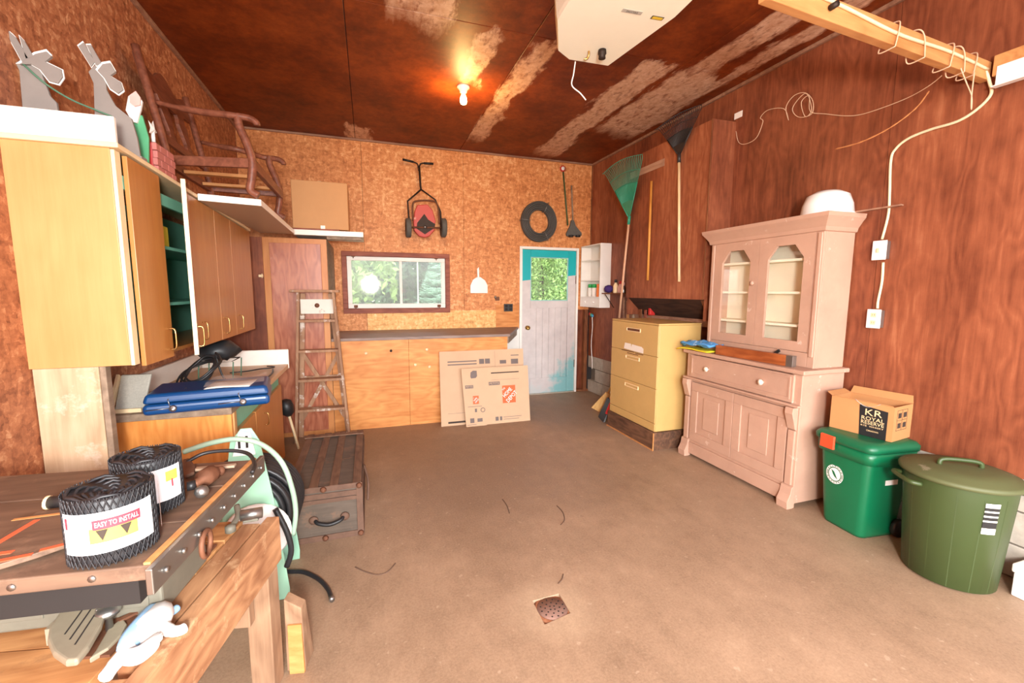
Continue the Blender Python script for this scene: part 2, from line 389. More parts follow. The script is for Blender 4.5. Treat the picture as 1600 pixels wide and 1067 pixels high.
# right wall: stained plywood sheets over a block footing (runs 1 degree off square)
wr = sempty('wall_right', (WR, YB, 0)); ry = [YB, 4.36, 3.15, 1.93, .71, -.5, Y0]
def rbox(y0, y1, z0, z1, d0, d1):  # d = proud of wall face
    a = [RW(y0, z0, d1), RW(y0, z0, d0), RW(y1, z0, d0), RW(y1, z0, d1)]
    return MB().hexa(a+[p+Vector((0, 0, z1-z0)) for p in a])
for i in range(6): rbox(ry[i+1]+.0015, ry[i]-.0015, .53, ZC, -.06, 0).build('plywood_sheet', REDPLY, wr)
rbox(Y0, YB, -.05, ZC+.05, -.2, -.061).build('footing_core', MORTAR, wr)
for c in range(3):
    y = YB-.2*(c % 2)
    while y > Y0+.4:
        rbox(y-.39, y-.004, c*.178+.004, (c+1)*.178-.004, -.055, -.002).build('block', CONC_B, wr, .004, seg=1); y -= .398
SCR = simple('bare_scrape', srgb(206, 138, 84), .8, 0, .2, 40)
MB().tube(spline([PR(x, y, .001) for x, y in ((1305, 233), (1345, 222), (1390, 200), (1430, 170), (1452, 142))], 6), [.002+.004*abs(math.sin(k*1.3)) for k in range(25)], 5).build('scrape', SCR, wr)
# trims at the ceiling
t1 = struct(MB().box(XL, WR, YB-.022, YB, ZC-.022, ZC).build('trim_1', TRIM, bevel=.003))
t2 = struct(MB().box(XL, XL+.025, Y0, YB-.022, ZC-.025, ZC).build('trim_2', TRIM, bevel=.003))
t3 = struct(rbox(Y0, YB-.022, ZC-.025, ZC, 0, .025).build('trim_3', TRIM, bevel=.003))
t4 = struct(rbox(YB-.014, YB, 1.2, ZC-.025, 0, .014).build('trim_4', STUD, bevel=.002))

# window
GLASS = NT('pane_glass')
tr = GLASS.n('ShaderNodeBsdfTransparent'); gl = GLASS.n('ShaderNodeBsdfGlossy'); gl.inputs['Roughness'].default_value = .04; df = GLASS.n('ShaderNodeBsdfDiffuse'); df.inputs[0].default_value = (.8, .85, .85, 1)
m1 = GLASS.n('ShaderNodeMixShader'); m2 = GLASS.n('ShaderNodeMixShader'); fr = GLASS.n('ShaderNodeFresnel'); fr.inputs[0].default_value = 1.5
dirt = GLASS.ramp(GLASS.noise(3, 5, .7), [(.3, (.02,)*3), (.75, (.09,)*3)])
GLASS.l(dirt, m1.inputs[0]); GLASS.l(tr.outputs[0], m1.inputs[1]); GLASS.l(df.outputs[0], m1.inputs[2])
GLASS.l(GLASS.math('MULTIPLY', fr.outputs[0], .6), m2.inputs[0]); GLASS.l(m1.outputs[0], m2.inputs[1]); GLASS.l(gl.outputs[0], m2.inputs[2]); GLASS.l(m2.outputs[0], GLASS.out.inputs[0]); GLASS = GLASS.m
REDFR = wood('window_red', srgb(118, 56, 40), srgb(170, 100, 78), 'x', 1.2, .6)
wn = sempty('window_1', (.35, YB, 1.18))
x0, x1, z0, z1 = WIN
def frame(b, x0, x1, z0, z1, w_, ya, yb, wb_=None):
    wb_ = wb_ or w_
    b.box(x0, x1, ya, yb, z1-w_, z1); b.box(x0, x1, ya, yb, z0, z0+wb_); b.box(x0, x0+w_, ya, yb, z0+wb_, z1-w_); b.box(x1-w_, x1, ya, yb, z0+wb_, z1-w_); return b
frame(MB(), x0, x1, z0, z1, .055, YB-.03, YB+.09, .06).build('window_frame', REDFR, wn, .004)
s0, s1, q0, q1 = x0+.057, x1-.057, z0+.062, z1-.057
frame(MB(), s0, s1, q0, q1, .048, YB+.0, YB+.045, .055).build('sash', WHITEP, wn, .004)
MB().box(.375, .405, YB+.004, YB+.04, q0+.055, q1-.048).build('mullion', WHITEP, wn, .003)
MB().box(.595, .61, YB+.05, YB+.07, q0+.055, q1-.048).build('muntin', WHITEP, wn, .002)
frame(MB(), s0, s1, q0, q1, .035, YB+.05, YB+.085).build('storm_frame', WHITEP, wn)
MB().box(s0+.045, .376, YB+.02, YB+.023, q0+.05, q1-.045).build('pane', GLASS, wn)
MB().box(.404, s1-.045, YB+.02, YB+.023, q0+.05, q1-.045).build('pane', GLASS, wn)
for x, z in ((-.16, q1+.005), (.83, q1+.005), (-.15, q0+.02), (.86, q0+.02)):
    c = MB().box(x-.022, x+.022, YB-.014, YB-.001, z-.012, z+.02).build('catch', RUST, wn, .002)
    MB().cyl((x, YB-.02, z-.005), (x, YB-.02, z-.03), .006, 8).build('catch_pin', RUST, c)

# door
def door_mat():
    t = NT('door_paint'); n = t.noise(5, 5, .7); X, Y, Z = t.xyz()
    base = t.ramp(n, [(.3, srgb(196, 186, 184)), (.7, srgb(216, 206, 203))])
    wob = t.math('MULTIPLY', t.math('SUBTRACT', t.noise(18, 3, .6), .5), .02)
    edge = t.math('ADD', t.math('ADD', 1.60, t.math('MULTIPLY', t.math('SUBTRACT', X, 2.0), .105)), wob)
    m = t.math('GREATER_THAN', Z, edge)
    # smears of turquoise near the foot and hinge edge
    d1 = t.math('ADD', t.math('MULTIPLY', t.math('SUBTRACT', .55, Z), .9), t.math('MULTIPLY', t.math('SUBTRACT', X, 2.5), 1.1))
    low = t.math('ADD', t.math('MULTIPLY', n, 1.1), d1)
    m2 = t.math('MULTIPLY', t.ramp(low, [(.75, BLK), (1.15, WHT)]), .65)
    low2 = t.math('ADD', t.math('MULTIPLY', n, .9), t.math('MULTIPLY', t.math('SUBTRACT', .22, Z), 1.0)); m3 = t.math('MULTIPLY', t.ramp(low2, [(.5, BLK), (.85, WHT)]), .35)
    col = t.mix(t.math('MAXIMUM', m, t.math('MAXIMUM', m2, m3)), base, srgb(0, 172, 178))
    return t.done(col, .5)
DOORM = door_mat()
dn = sempty('door_1', (2.4, YB, 0))
x0, x1, z0, z1 = DOOR
b = MB(); b.box(x0, x0+.038, YB-.015, YB+.09, 0, z1); b.box(x1-.03, x1, YB-.015, YB+.09, 0, z1); b.box(x0+.038, x1-.03, YB-.015, YB+.09, z1-.036, z1); b.build('jamb', WHITEP, dn, .003)
a, c = x0+.04, x1-.032; ya, yb = YB+.012, YB+.05; zt, zb = z1-.04, .012
gx0, gx1, gz0, gz1 = PY(830, 402, YB).x, PY(889, 402, YB).x, PY(860, 470, YB).z, PY(860, 402, YB).z
for nm, q in (('stile', (a, gx0, zb, zt)), ('stile', (gx1, c, zb, zt)), ('top_rail', (gx0, gx1, gz1, zt)), ('lock_rail', (gx0, gx1, gz0-.1, gz0)), ('bottom_rail', (gx0, gx1, zb, .23))):
    MB().box(q[0]+.0007, q[1]-.0007, ya, yb, q[2]+.0007, q[3]-.0007).build(nm, DOORM, dn, .003)
nb = 6; wd = (gx1-gx0)/nb
for k in range(nb): MB().box(gx0+k*wd+.001, gx0+(k+1)*wd-.001, ya+.012, yb-.01, .225, gz0-.095).build('panel_board', DOORM, dn, .004)
MB().box(gx0-.005, gx1+.005, ya+.018, ya+.022, gz0-.005, gz1+.005).build('pane', GLASS, dn)
TEALB = simple('teal_bead', srgb(150, 200, 196), .5)
frame(MB(), gx0, gx1, gz0, gz1, .012, ya+.004, ya+.017).build('glazing_bead', TEALB, dn, .002)
kp = PY(824, 512, YB)
k_ = MB().lathe([(.03, 0), (.03, .006), (.012, .01), (.012, .03), (.026, .036), (.03, .05), (.022, .062), (0, .065)], (kp.x, ya, kp.z), 20, 'y').build('door_knob', BRASS, dn)
for z in (1.62, .42): MB().box(c-.004, c+.014, ya-.012, ya, z-.055, z+.055).build('hinge', RUST, dn, .002)
MB().box(x0-.02, x1+.02, YB-.01, YB+.12, -.02, .012).build('threshold', CONC_B, dn)

# stair-box hood on the right wall
hood = sempty('wall_hood', (2.8, 3.7, 1.39))
hd = .24; hy0, hy1 = 3.13, 4.33; zt, zb = 2.925, 1.392
def hp(y, z, d): return RW(y, z, d)
b = MB(); b.hexa([hp(hy0, zb, hd), hp(hy0+.0, zb, hd-.015), hp(hy1, zb, hd-.015), hp(hy1, zb, hd), hp(hy0, zt, hd), hp(hy0, zt, hd-.015), hp(hy1, zt, hd-.015), hp(hy1, zt, hd)]); b.build('front_sheet', REDPLY, hood)
rbox(hy0, hy0+.015, 1.2, zt-.021, 0, hd-.016).build('side_sheet', REDPLY, hood)
rbox(hy1-.015, hy1, 1.2, zt-.021, 0, hd-.016).build('side_sheet', REDPLY, hood)
rbox(hy0, hy1, zt-.02, zt, 0, hd-.016).build('top_sheet', REDPLY, hood)
rbox(hy0+.006, hy0+.016, zb, zt, hd, hd+.008).build('corner_bead', STUD, hood)
BARE = wood('bare_strip', srgb(150, 110, 88), srgb(196, 160, 136), 'y')
rbox(3.75, hy1, 2.70, 2.77, hd+.001, hd+.006).build('batten', BARE, hood)
UNDER = wood('dark_underside', srgb(40, 24, 16), srgb(84, 54, 38), 'y', 1, .8)
MB().hexa([hp(hy0+.02, zb, hd-.02), hp(hy0+.02, 1.20, .02), hp(hy1-.02, 1.20, .02), hp(hy1-.02, zb, hd-.02), hp(hy0+.02, zb+.012, hd-.02), hp(hy0+.02, 1.215, .02), hp(hy1-.02, 1.215, .02), hp(hy1-.02, zb+.012, hd-.02)]).build('sloped_underside', UNDER, hood)
PINE = wood('pine', srgb(176, 116, 64), srgb(214, 158, 100), 'x', 1.1, .55)
MB().bar(hp(hy0+.05, zb+.02, hd-.035), hp(hy0+.05, 1.12, .03), .04, .045, (0, 1, 0)).build('brace', STUD, hood, .003)
rbox(hy0, 4.6, 1.13, 1.2, 0, .05).build('ledger', TRIM, hood, .003)

# outside: grass and trees seen through the panes
GRASS = simple('grass', srgb(86, 110, 52), .9, 0, .3, 12)
struct(MB().box(-30, 30, YB+.14, 40, -.3, -.12).build('ground', GRASS))
def leafmat(name, c):
    t = NT(name); col = t.ramp(t.noise(3, 4, .7), [(.3, dk(c, .55)), (.7, dk(c, 1.35))]); t.p.inputs['Subsurface Weight'].default_value = 0
    return t.done(col, .6, 0, .3)
LEAF = [leafmat('leaf_bright', srgb(140, 172, 92)), leafmat('leaf_mid', srgb(92, 130, 62)), leafmat('leaf_dark', srgb(56, 86, 50)), leafmat('needle', srgb(150, 188, 160))]
BARK = simple('bark', srgb(84, 66, 52), .9, 0, .25, 20)
def leafy(name, label, c, rx, rz, n, ls, mat, trunk=True):
    t = thing(name, label, 'tree', (c[0], c[1], -.12), 'trees behind the garage'); rnd = random.Random(int(c[0]*97+c[1]*13)); b = MB(); ry = min(rx, 2.5)
    cl = [(rnd.gauss(0, .45)*rx, rnd.gauss(0, .45)*rx, rnd.uniform(-.9, 1)*rz) for _ in range(int(n/60))]
    for i in range(n):
        q = cl[i % len(cl)]; p = Vector((c[0]+max(-rx, min(rx, q[0]+rnd.gauss(0, .16)*rx)), c[1]+max(-ry, min(ry, (q[1]+rnd.gauss(0, .16)*rx)*ry/rx)), max(-.1, c[2]+q[2]+rnd.gauss(0, .14)*rz)))
        u = Vector((rnd.uniform(-1, 1), rnd.uniform(-1, 1), rnd.uniform(-1, 1))).normalized(); v = u.cross(Vector((rnd.uniform(-1, 1), rnd.uniform(-1, 1), rnd.uniform(-1, 1)))).normalized()
        l = ls*rnd.uniform(.6, 1.3); b.add([p-u*l, p+v*l*.45, p+u*l, p-v*l*.45], [(0, 1, 2, 3)])
    b.build('foliage', mat, t, kind='stuff')
    MB().tube([(c[0], c[1], -.12), (c[0]+.05, c[1], c[2]*.5), (c[0], c[1]+.05, c[2]+rz*.5)], [.11, .08, .03], 8).build('trunk', BARK, t)
leafy('maple_tree', 'bright leafy tree with sunlit lime foliage behind the window', (-.55, 8.6, 2.2), 1.0, 1.0, 5200, .085, LEAF[0])
leafy('dark_tree', 'dark green tree behind the window mullion', (.9, 12.6, 2.0), 1.7, 2.4, 6500, .12, LEAF[2])
leafy('leafy_tree', 'mid green leafy tree outside the door pane', (4.75, 11.6, 1.9), 1.5, 2.0, 7000, .09, LEAF[1])
leafy('yellow_green_tree', 'yellow-green leafy tree close behind the door glass', (3.5, 8.6, 1.6), .8, 1.3, 8000, .042, LEAF[0])
leafy('far_hedge', 'long dark hedge of trees across the back of the yard', (2, 17.8, 2.6), 11, 2.9, 16000, .22, LEAF[2])
sp = thing('spruce', 'young blue-green spruce outside the window', 'tree', (1.45, 9.6, -.12), 'trees behind the garage')
b = MB(); rnd = random.Random(3)
for k in range(46):
    z = .1+k*.048; R_ = .85*(1-k/48)+.03
    for j in range(9):
        a = rnd.uniform(0, 6.28); e = Vector((1.45+R_*math.cos(a), 9.6+R_*math.sin(a), z+R_*.28)); s_ = Vector((1.45, 9.6, z))
        b.tube([s_, (s_+e)/2-Vector((0, 0, .02)), e], [.012, .02, .004], 4, False)
        for q in range(5):
            p = s_.lerp(e, .35+.13*q); dv = Vector((-math.sin(a), math.cos(a), .35))*(.10+.05*rnd.random())*(1.2-.13*q)
            b.tube([p-dv*.9+Vector((0, 0, .05)), p, p+dv], [.004, .013, .004], 4, False)
b.build('needles', LEAF[3], sp, kind='stuff'); MB().cyl((1.45, 9.6, -.12), (1.45, 9.6, 2.4), .05, 8, .01).build('trunk', BARK, sp)
# ------------------------------------------------------------------ left side: cabinets, shelf, chair
YPLY = wood('yellow_ply', srgb(198, 144, 88), srgb(218, 172, 116), 'z', .6, .4, .35)
DPLY = wood('door_ply', srgb(176, 112, 56), srgb(206, 146, 82), 'z', .7, .32, .35)
CREAM = simple('cream_edge', srgb(240, 214, 170), .5)
MINT = simple('mint_paint', srgb(118, 190, 164), .5, 0, .06)
GOLD = simple('gold_wire', srgb(200, 160, 100), .25, .95, .1)
LAMW = simple('white_laminate', srgb(240, 234, 224), .35, 0, .04)
LAMG = simple('speckled_laminate', srgb(186, 182, 170), .4, 0, .16, 120)
LAMB = simple('beige_laminate', srgb(206, 172, 136), .45, 0, .1, 60)
GREYW = wood('grey_wood', srgb(120, 100, 82), srgb(176, 152, 128), 'y', 1, .7)
DKWOOD = wood('dark_chair_wood', srgb(104, 58, 42), srgb(156, 96, 72), 'y', 1.5, .4)
CARD = simple('cardboard', srgb(200, 150, 102), .8, 0, .05, 5)
CARD2 = simple('cardboard_pale', srgb(200, 166, 134), .8, 0, .05, 5)
def zt(y): return 2.03-.035*(y-2.24)
XF = -.96
uc = thing('wall_cabinet', 'long varnished plywood wall cabinet with mint interior and one door ajar', 'cabinet', (XL, 3.2, 1.14))
MB().box(XL, XF-.015, 2.24, 2.258, 1.14, zt(2.24)).build('end_panel', YPLY, uc, .002)
MB().box(XL, XF-.015, 4.262, 4.28, 1.14, zt(4.28)).build('end_panel', DPLY, uc, .002)
MB().box(XL, XF-.015, 2.259, 4.261, 1.14, 1.158).build('bottom', DPLY, uc)
MB().box(XL+.001, XL+.008, 2.259, 4.261, 1.159, 1.94).build('back_panel', MINT, uc)
b = MB(); P = lambda x, y, d: (x, y, zt(y)+d)
b.hexa([P(XL, 2.225, 0), P(XF+.02, 2.225, 0), P(XF+.02, 4.285, 0), P(XL, 4.285, 0), P(XL, 2.225, .02), P(XF+.02, 2.225, .02), P(XF+.02, 4.285, .02), P(XL, 4.285, .02)]); b.build('top', CREAM, uc, .003)
for z in (1.38, 1.67): MB().box(XL+.009, XF-.03, 2.26, 4.26, z, z+.016).build('shelf', MINT, uc)
for y0, y1 in ((2.24, 2.285), (4.24, 4.28)): MB().box(XF-.014, XF, y0, y1, 1.14, zt(y1)-.002).build('face_stile', CREAM, uc, .002)
MB().box(XF-.014, XF, 2.286, 4.239, 1.88, 1.935).build('face_rail', MINT, uc)
def udoor(y0, y1, hy, ang=0):
    g = .002; top0, top1 = zt(y0)-.012, zt(y1)-.012
    b = MB().hexa([(XF+.001, y0+g, 1.128), (XF+.019, y0+g, 1.128), (XF+.019, y1-g, 1.128), (XF+.001, y1-g, 1.128), (XF+.001, y0+g, top0), (XF+.019, y0+g, top0), (XF+.019, y1-g, top1), (XF+.001, y1-g, top1)])
    h = MB().tube(spline([(XF+.018, hy, 1.17), (XF+.042, hy, 1.172), (XF+.046, hy, 1.22), (XF+.042, hy, 1.268), (XF+.018, hy, 1.27)], 4), .004, 6)
    if ang:
        piv = Vector((XF+.001, y1, 0)); M_ = Matrix.Translation(piv) @ Matrix.Rotation(ang, 4, 'Z') @ Matrix.Translation(-piv); b.xf(M_); h.xf(M_)
    d_ = b.build('door', DPLY, uc, .002); h.build('handle', GOLD, d_)
    if ang: MB().box(XF+.0005, XF+.0195, y0-.001, y0+.0015, 1.128, top0).xf(M_).build('edge_band', CREAM, d_)
udoor(2.29, 2.585, 2.545); udoor(2.59, 2.925, 2.63, math.radians(17)); udoor(2.93, 3.35, 3.0); udoor(3.352, 3.69, 3.42); udoor(3.692, 4.24, 3.77)
YEL = simple('yellow_card', srgb(222, 190, 60), .6)
tag(MB().box(-1.22, -1.0, 2.62, 2.8, 1.687, 1.79).build('yellow_box', YEL, bevel=.004), 'yellow box on the top shelf inside the open wall cabinet', 'box')
tag(MB().box(XL+.002, -.945, 2.226, 2.245, zt(2.24)+.0205, 2.15).build('white_board', LAMW, bevel=.003), 'white laminate board standing on edge on the wall cabinet end', 'board')
# weathered plank under the cabinet end
WEATH = wood('weathered_board', srgb(172, 138, 104), srgb(222, 194, 160), 'z', 1.0, .75, 1.0, srgb(236, 222, 204), .4, 2.2)
b = MB().box(XL+.004, -1.092, 2.25, 2.275, 0, 1.139); pl = b.build('plank', WEATH, bevel=.003); tag(pl, 'weathered pale plank standing upright beneath the wall cabinet', 'plank')
tag(MB().box(-1.09, -1.068, 2.25, 2.29, 0, 1.139).build('batten', GREYW, bevel=.003), 'narrow greenish grey batten beside the weathered plank', 'batten')

# reindeer cut-outs, figure and sleigh
DEER = simple('deer_grey', srgb(136, 128, 122), .6, 0, .1); DEERW = simple('deer_white', srgb(232, 230, 226), .6)
def cutout(pts, y, th=.012): return MB().prism([PY(*p, y) for p in pts], (0, th, 0))
zc = zt(2.4)+.0205
def deer(y, head, ant, body, label, dx=0):
    base = PY(*body[0], y); base.z = zc; t = thing('reindeer_cutout', label, 'ornament', base, 'christmas cutouts on the cabinet')
    bb = [PY(*p, y) for p in body]
    MB().prism(bb, (0, .012, 0)).build('body', DEER, t, .001)
    def grow(ps, k, yy):
        q = [PY(*p, yy) for p in ps]; c = sum(q, Vector())/len(q); return [c+(v-c)*k for v in q]
    MB().prism([PY(*p, y-.0135) for p in head], (0, .013, 0)).build('head', DEER, t, .001); MB().prism(grow(head, 1.14, y-.006), (0, .005, 0)).build('head_outline', DEERW, t)
    for a_ in ant: MB().prism([PY(*p, y-.009) for p in a_], (0, .008, 0)).build('antler', DEER, t, .001); MB().prism(grow(a_, 1.12, y-.004), (0, .003, 0)).build('antler_outline', DEERW, t)
    for p in (bb[0], bb[-1]): MB().box(p.x-.012, p.x+.012, y-.02, y+.032, zc, zc+.012).build('foot_block', DEER, t)
    return t
def bz(x, y_): # clamp pixel row to the cabinet top at a plane
    return x
b1 = PY(50, 190, 2.40); 
def toprow(x, y):  # pixel on cabinet top under column x at plane y
    lo, hi = 150, 300
    for _ in range(30):
        m = (lo+hi)/2
        if PY(x, m, y).z > zc: lo = m
        else: hi = m
    return (x, hi)
deer(2.37, [(55, 84), (72, 80), (80, 88), (70, 96), (95, 108), (97, 120), (90, 130), (76, 126), (62, 108), (48, 100), (30, 100)],
     [[(35, 98), (14, 60), (13, 48), (24, 58), (45, 92)], [(40, 92), (30, 56), (38, 64), (52, 88)]],
     [toprow(40, 2.37), (30, 110), (24, 98), (40, 88), (62, 92), (66, 118), (78, 150), (88, 160), toprow(100, 2.37)], 'flat grey reindeer cutout with raised antlers behind the white board')
deer(2.46, [(160, 100), (172, 98), (180, 112), (172, 118), (188, 128), (192, 140), (184, 146), (172, 138), (163, 122), (152, 110)],
     [[(142, 104), (122, 72), (130, 66), (148, 96)], [(150, 102), (135, 70), (142, 70), (158, 98)]],
     [toprow(150, 2.46), (146, 130), (138, 112), (150, 100), (164, 106), (166, 140), (180, 165), (205, 185), (214, 215), toprow(220, 2.46)], 'flat grey reindeer cutout nearest the christmas sleigh on the cabinet')
REDP = simple('red_paint', srgb(196, 44, 40), .5); PINKP = paint('pink_brick_paint', srgb(196, 120, 112), srgb(150, 86, 80), .5, .62); GRNP = simple('green_paint', srgb(86, 168, 120), .5); FLESH = simple('pale_pink_paint', srgb(232, 190, 180), .6)
fig = thing('painted_cutout', 'flat painted wooden cutout in green, white and pink behind the toy sleigh', 'ornament', (-1.03, 2.62, zt(2.62)+.02), 'christmas cutouts on the cabinet')
Y_ = 2.62
def toprow2(x): return toprow(x, Y_)
MB().prism([PY(*p, Y_) for p in [(212, 268), (204, 208), (208, 180), (222, 180), (232, 215), (232, 262)]], (0, .012, 0)).build('green_panel', GRNP, fig, .001)
MB().prism([PY(*p, Y_-.0125) for p in [(200, 150), (212, 143), (222, 158), (220, 170), (214, 192), (206, 190), (196, 172)]], (0, .0125, 0)).build('white_panel', DEERW, fig, .001)
MB().prism([PY(*p, Y_-.021) for p in [(203, 148), (212, 142), (219, 152), (219, 164), (210, 166), (203, 160)]], (0, .008, 0)).build('pink_panel', FLESH, fig)
MB().box(-1.06, -1.0, Y_-.01, Y_+.03, zt(Y_)+.0201, zt(Y_)+.034).build('base', GRNP, fig)
sl = thing('toy_sleigh', 'painted wooden toy sleigh with pink brick side and red load on the cabinet edge', 'ornament', (-1.0, 2.7, zt(2.7)+.02), 'christmas cutouts on the cabinet')
z_ = zt(2.62)+.0201
for r_ in range(4):
    for c_ in range(3):
        y0 = 2.655+c_*.08-(.04 if r_ % 2 else 0); MB().box(-.985, -.965, max(2.65, y0)+.001, min(2.87, y0+.08)-.001, z_+r_*.036, z_+r_*.036+.034).build('brick', PINKP, sl, .002, seg=1)
MB().box(-1.06, -.987, 2.67, 2.86, z_, z_+.15).build('load', REDP, sl, .01)
st = MB(); c0 = Vector((-.985, 2.68, z_+.21))
st.add([c0]+[c0+Vector((0, math.cos(a)*r, math.sin(a)*r)) for k in range(10) for a, r in [(k*math.pi/5, .05 if k % 2 == 0 else .024)]]+[c0+Vector((.01, 0, 0))], [(0, 1+(k+1) % 10, 1+k) for k in range(10)]+[(11, 1+k, 1+(k+1) % 10) for k in range(10)]); st.cyl((-.985, 2.68, z_+.15), (-.985, 2.68, z_+.2), .008); st.build('white_star', DEERW, sl)
GRN_C = simple('green_cord', srgb(80, 120, 96), .7)
tag(MB().tube(spline([PY(36, 100, 2.36), PY(70, 130, 2.36), PY(110, 155, 2.40), PY(150, 172, 2.44), PY(175, 182, 2.45)], 5), .004, 6).build('rein_cord', GRN_C), 'dark green rein cord strung between the reindeer cutouts', 'cord')

# shelf boards above the cabinets
b = MB().hexa([(-.937, 3.07, 1.985), (-.62, 3.14, 1.985), (-.645, 4.6, 1.985), (-.937, 4.6, 1.985), (-.937, 3.07, 2.025), (-.62, 3.14, 2.025), (-.645, 4.6, 2.025), (-.937, 4.6, 2.025)])
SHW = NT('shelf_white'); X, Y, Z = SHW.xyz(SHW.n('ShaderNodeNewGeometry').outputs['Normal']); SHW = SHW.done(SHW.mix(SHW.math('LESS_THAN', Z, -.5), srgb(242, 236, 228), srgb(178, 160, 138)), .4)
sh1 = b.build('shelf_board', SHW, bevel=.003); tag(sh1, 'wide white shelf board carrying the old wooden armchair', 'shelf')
sh2 = thing('wall_shelf', 'narrow white shelf board on the plywood cupboard below the cardboard box', 'shelf', (-.35, 4.9, 1.956))
MB().box(-.66, -.03, 4.62, 5.1, 1.985, 2.035).build('board', LAMW, sh2, .003); MB().box(-.37, -.05, 4.66, 4.70, 1.9565, 1.9845).build('cleat', GREYW, sh2)
rb = MB().box(-.66, -.25, 4.63, 5.05, 2.0355, 2.05).build('red_board', REDFR, bevel=.002); tag(rb, 'thin red board under the cardboard box', 'board')
bx = thing('cardboard_box', 'plain closed cardboard box on the shelf above the cupboard', 'box', (-.42, 4.85, 2.0505))
MB().box(-.665, -.165, 4.66, 5.05, 2.0505, 2.5).build('carton', CARD, bx, .006); MB().box(-.42, -.38, 4.655, 4.6595, 2.0505, 2.085).build('tape', LAMW, bx); MB().box(-.43, -.40, 4.66, 5.05, 2.5005, 2.502).build('top_tape', CREAM, bx)

# armchair (old settee frame without a seat)
ch = thing('armchair', 'old dark wooden armchair frame without a seat standing on the white shelf', 'chair', (-.9, 3.6, 2.026))
S0 = 2.046
def limb(pts, r, name, flat=None, mat=None):
    b = MB().tube(spline(pts, 5), r, 8)
    return b.build(name, mat or DKWOOD, ch)
def cside(y, yb):
    limb([PY(372, 178, 3.13)+Vector((0, y-3.13, 0)), PY(373, 195, 3.13)+Vector((0, y-3.13, 0)), PY(386, 225, 3.13)+Vector((0, y-3.13, 0)), PY(394, 252, 3.13)+Vector((0, y-3.13, 0)), PY(393, 280, 3.13)+Vector((0, y-3.13, 0)), PY(391, 297, 3.13)+Vector((0, y-3.13, 0)), Vector((-.63, y, S0))], [.022]*3+[.024]*3+[.024]*25, 'front_leg')
    limb([(-1.15, yb, 2.56), (-1.04, yb-.03, 2.535), (-.9, yb-.06, 2.515), (-.76, y, 2.505), (-.66, y, 2.50), (-.62, y, 2.48), (-.615, y, 2.462)], [.014]*6+[.02]*25, 'armrest')
    MB().bar((-1.12, yb, 2.235), (-.65, y, 2.235), .03, .055).build('side_rail', DKWOOD, ch, .003)
    limb([(-1.10, yb, S0), (-1.11, yb, 2.15), (-1.13, yb, 2.32), (-1.18, yb, 2.58), (-1.24, yb+.02, 2.87)], [.026]*8+[.022]*20, 'back_post')
cside(3.13, 3.22); cside(4.0, 3.95)
MB().bar((-.645, 3.13, 2.225), (-.645, 4.0, 2.225), .03, .06, (0, 0, 1)).build('front_rail', DKWOOD, ch, .003)
MB().bar((-1.12, 3.22, 2.225), (-1.12, 3.95, 2.225), .03, .05).build('back_rail', DKWOOD, ch, .003)
def bxz(z): return -1.13-.11*(z-2.32)/.55
N = 24; top = []; bot = []
for i in range(N+1):
    u = i/N; y = 3.24+u*.7; top.append((0, y, 2.80+.035*math.cos(u*math.pi*4)+.03*math.sin(u*math.pi))); bot.append((0, y, 2.66+.02*math.cos(u*math.pi*2)))
def backprism(pts, name):
    b = MB().prism([(bxz(p[2])-.005, p[1], p[2]) for p in pts], (-.022, 0, 0)); return b.build(name, DKWOOD, ch, .002)
backprism(bot+top[::-1], 'crest_rail')
backprism([(0, 3.24, 2.36), (0, 3.94, 2.36), (0, 3.94, 2.42), (0, 3.24, 2.42)], 'lower_back_rail')
for yc in (3.45, 3.72):
    pr = [(.05, 2.42), (.035, 2.46), (.06, 2.53), (.075, 2.58), (.055, 2.62), (.07, 2.67)]
    backprism([(0, yc+w_, z) for w_, z in pr]+[(0, yc-w_, z) for w_, z in pr[::-1]], 'splat')
for y in (3.42, 3.75): MB().box(-1.1, -.66, y-.03, y+.03, 2.205, 2.225).build('seat_slat', PINE, ch, .002)

# ------------------------------------------------------------------ plywood cupboard and built-in bench on the back wall
VARN = wood('varnished_fir', srgb(146, 74, 52), srgb(198, 128, 96), 'z', 1.0, .3, 1.3, None, 0, 4.5)
OSB_C = wood('face_ply', srgb(190, 118, 62), srgb(224, 160, 98), 'z', .8, .45, .5)
cu = thing('tall_cupboard', 'tall plywood cupboard with red-brown figured door in the back corner', 'cupboard', (-.8, 5.1, 0))
MB().box(XL+.002, -.375, 4.68, 5.597, 0, 1.955).build('carcass', GREYW, cu)
MB().box(-.935, -.376, 4.66, 4.6795, 0, 1.955).build('face_frame', OSB_C, cu, .002)
MB().box(XL+.002, -.936, 4.66, 4.6795, 0, 1.955).build('side_filler', REDPLY, cu)
MB().box(-.875, -.43, 4.641, 4.6595, .05, 1.905).build('door', VARN, cu, .002)
l_ = PY(408, 431, 4.64); MB().box(l_.x-.02, l_.x+.018, 4.63, 4.64, l_.z-.012, l_.z+.012).build('latch', CREAM, cu, .002); MB().cyl((l_.x+.012, 4.62, l_.z-.02), (l_.x+.012, 4.62, l_.z+.02), .005, 8).build('latch_pin', CREAM, cu)
bn = thing('built_in_bench', 'long built-in bench with grey top and orange plywood front below the window', 'bench', (.6, 5.1, 0))
BTOP = wood('bench_top', srgb(120, 100, 92), srgb(164, 142, 130), 'x', 1, .5)
MB().prism([(-.374, 4.69, .942), (1.53, 4.69, .942), (1.94, 5.585, .942), (-.374, 5.585, .942)], (0, 0, .03)).build('top', BTOP, bn, .003)
MB().hexa([(1.50, 4.72, .86), (1.52, 4.72, .86), (1.92, 5.585, .86), (1.90, 5.585, .86), (1.50, 4.72, .941), (1.52, 4.72, .941), (1.92, 5.585, .941), (1.90, 5.585, .941)]).build('end_apron', GREYW, bn)
x_ = PY(640, 600, 4.7).x
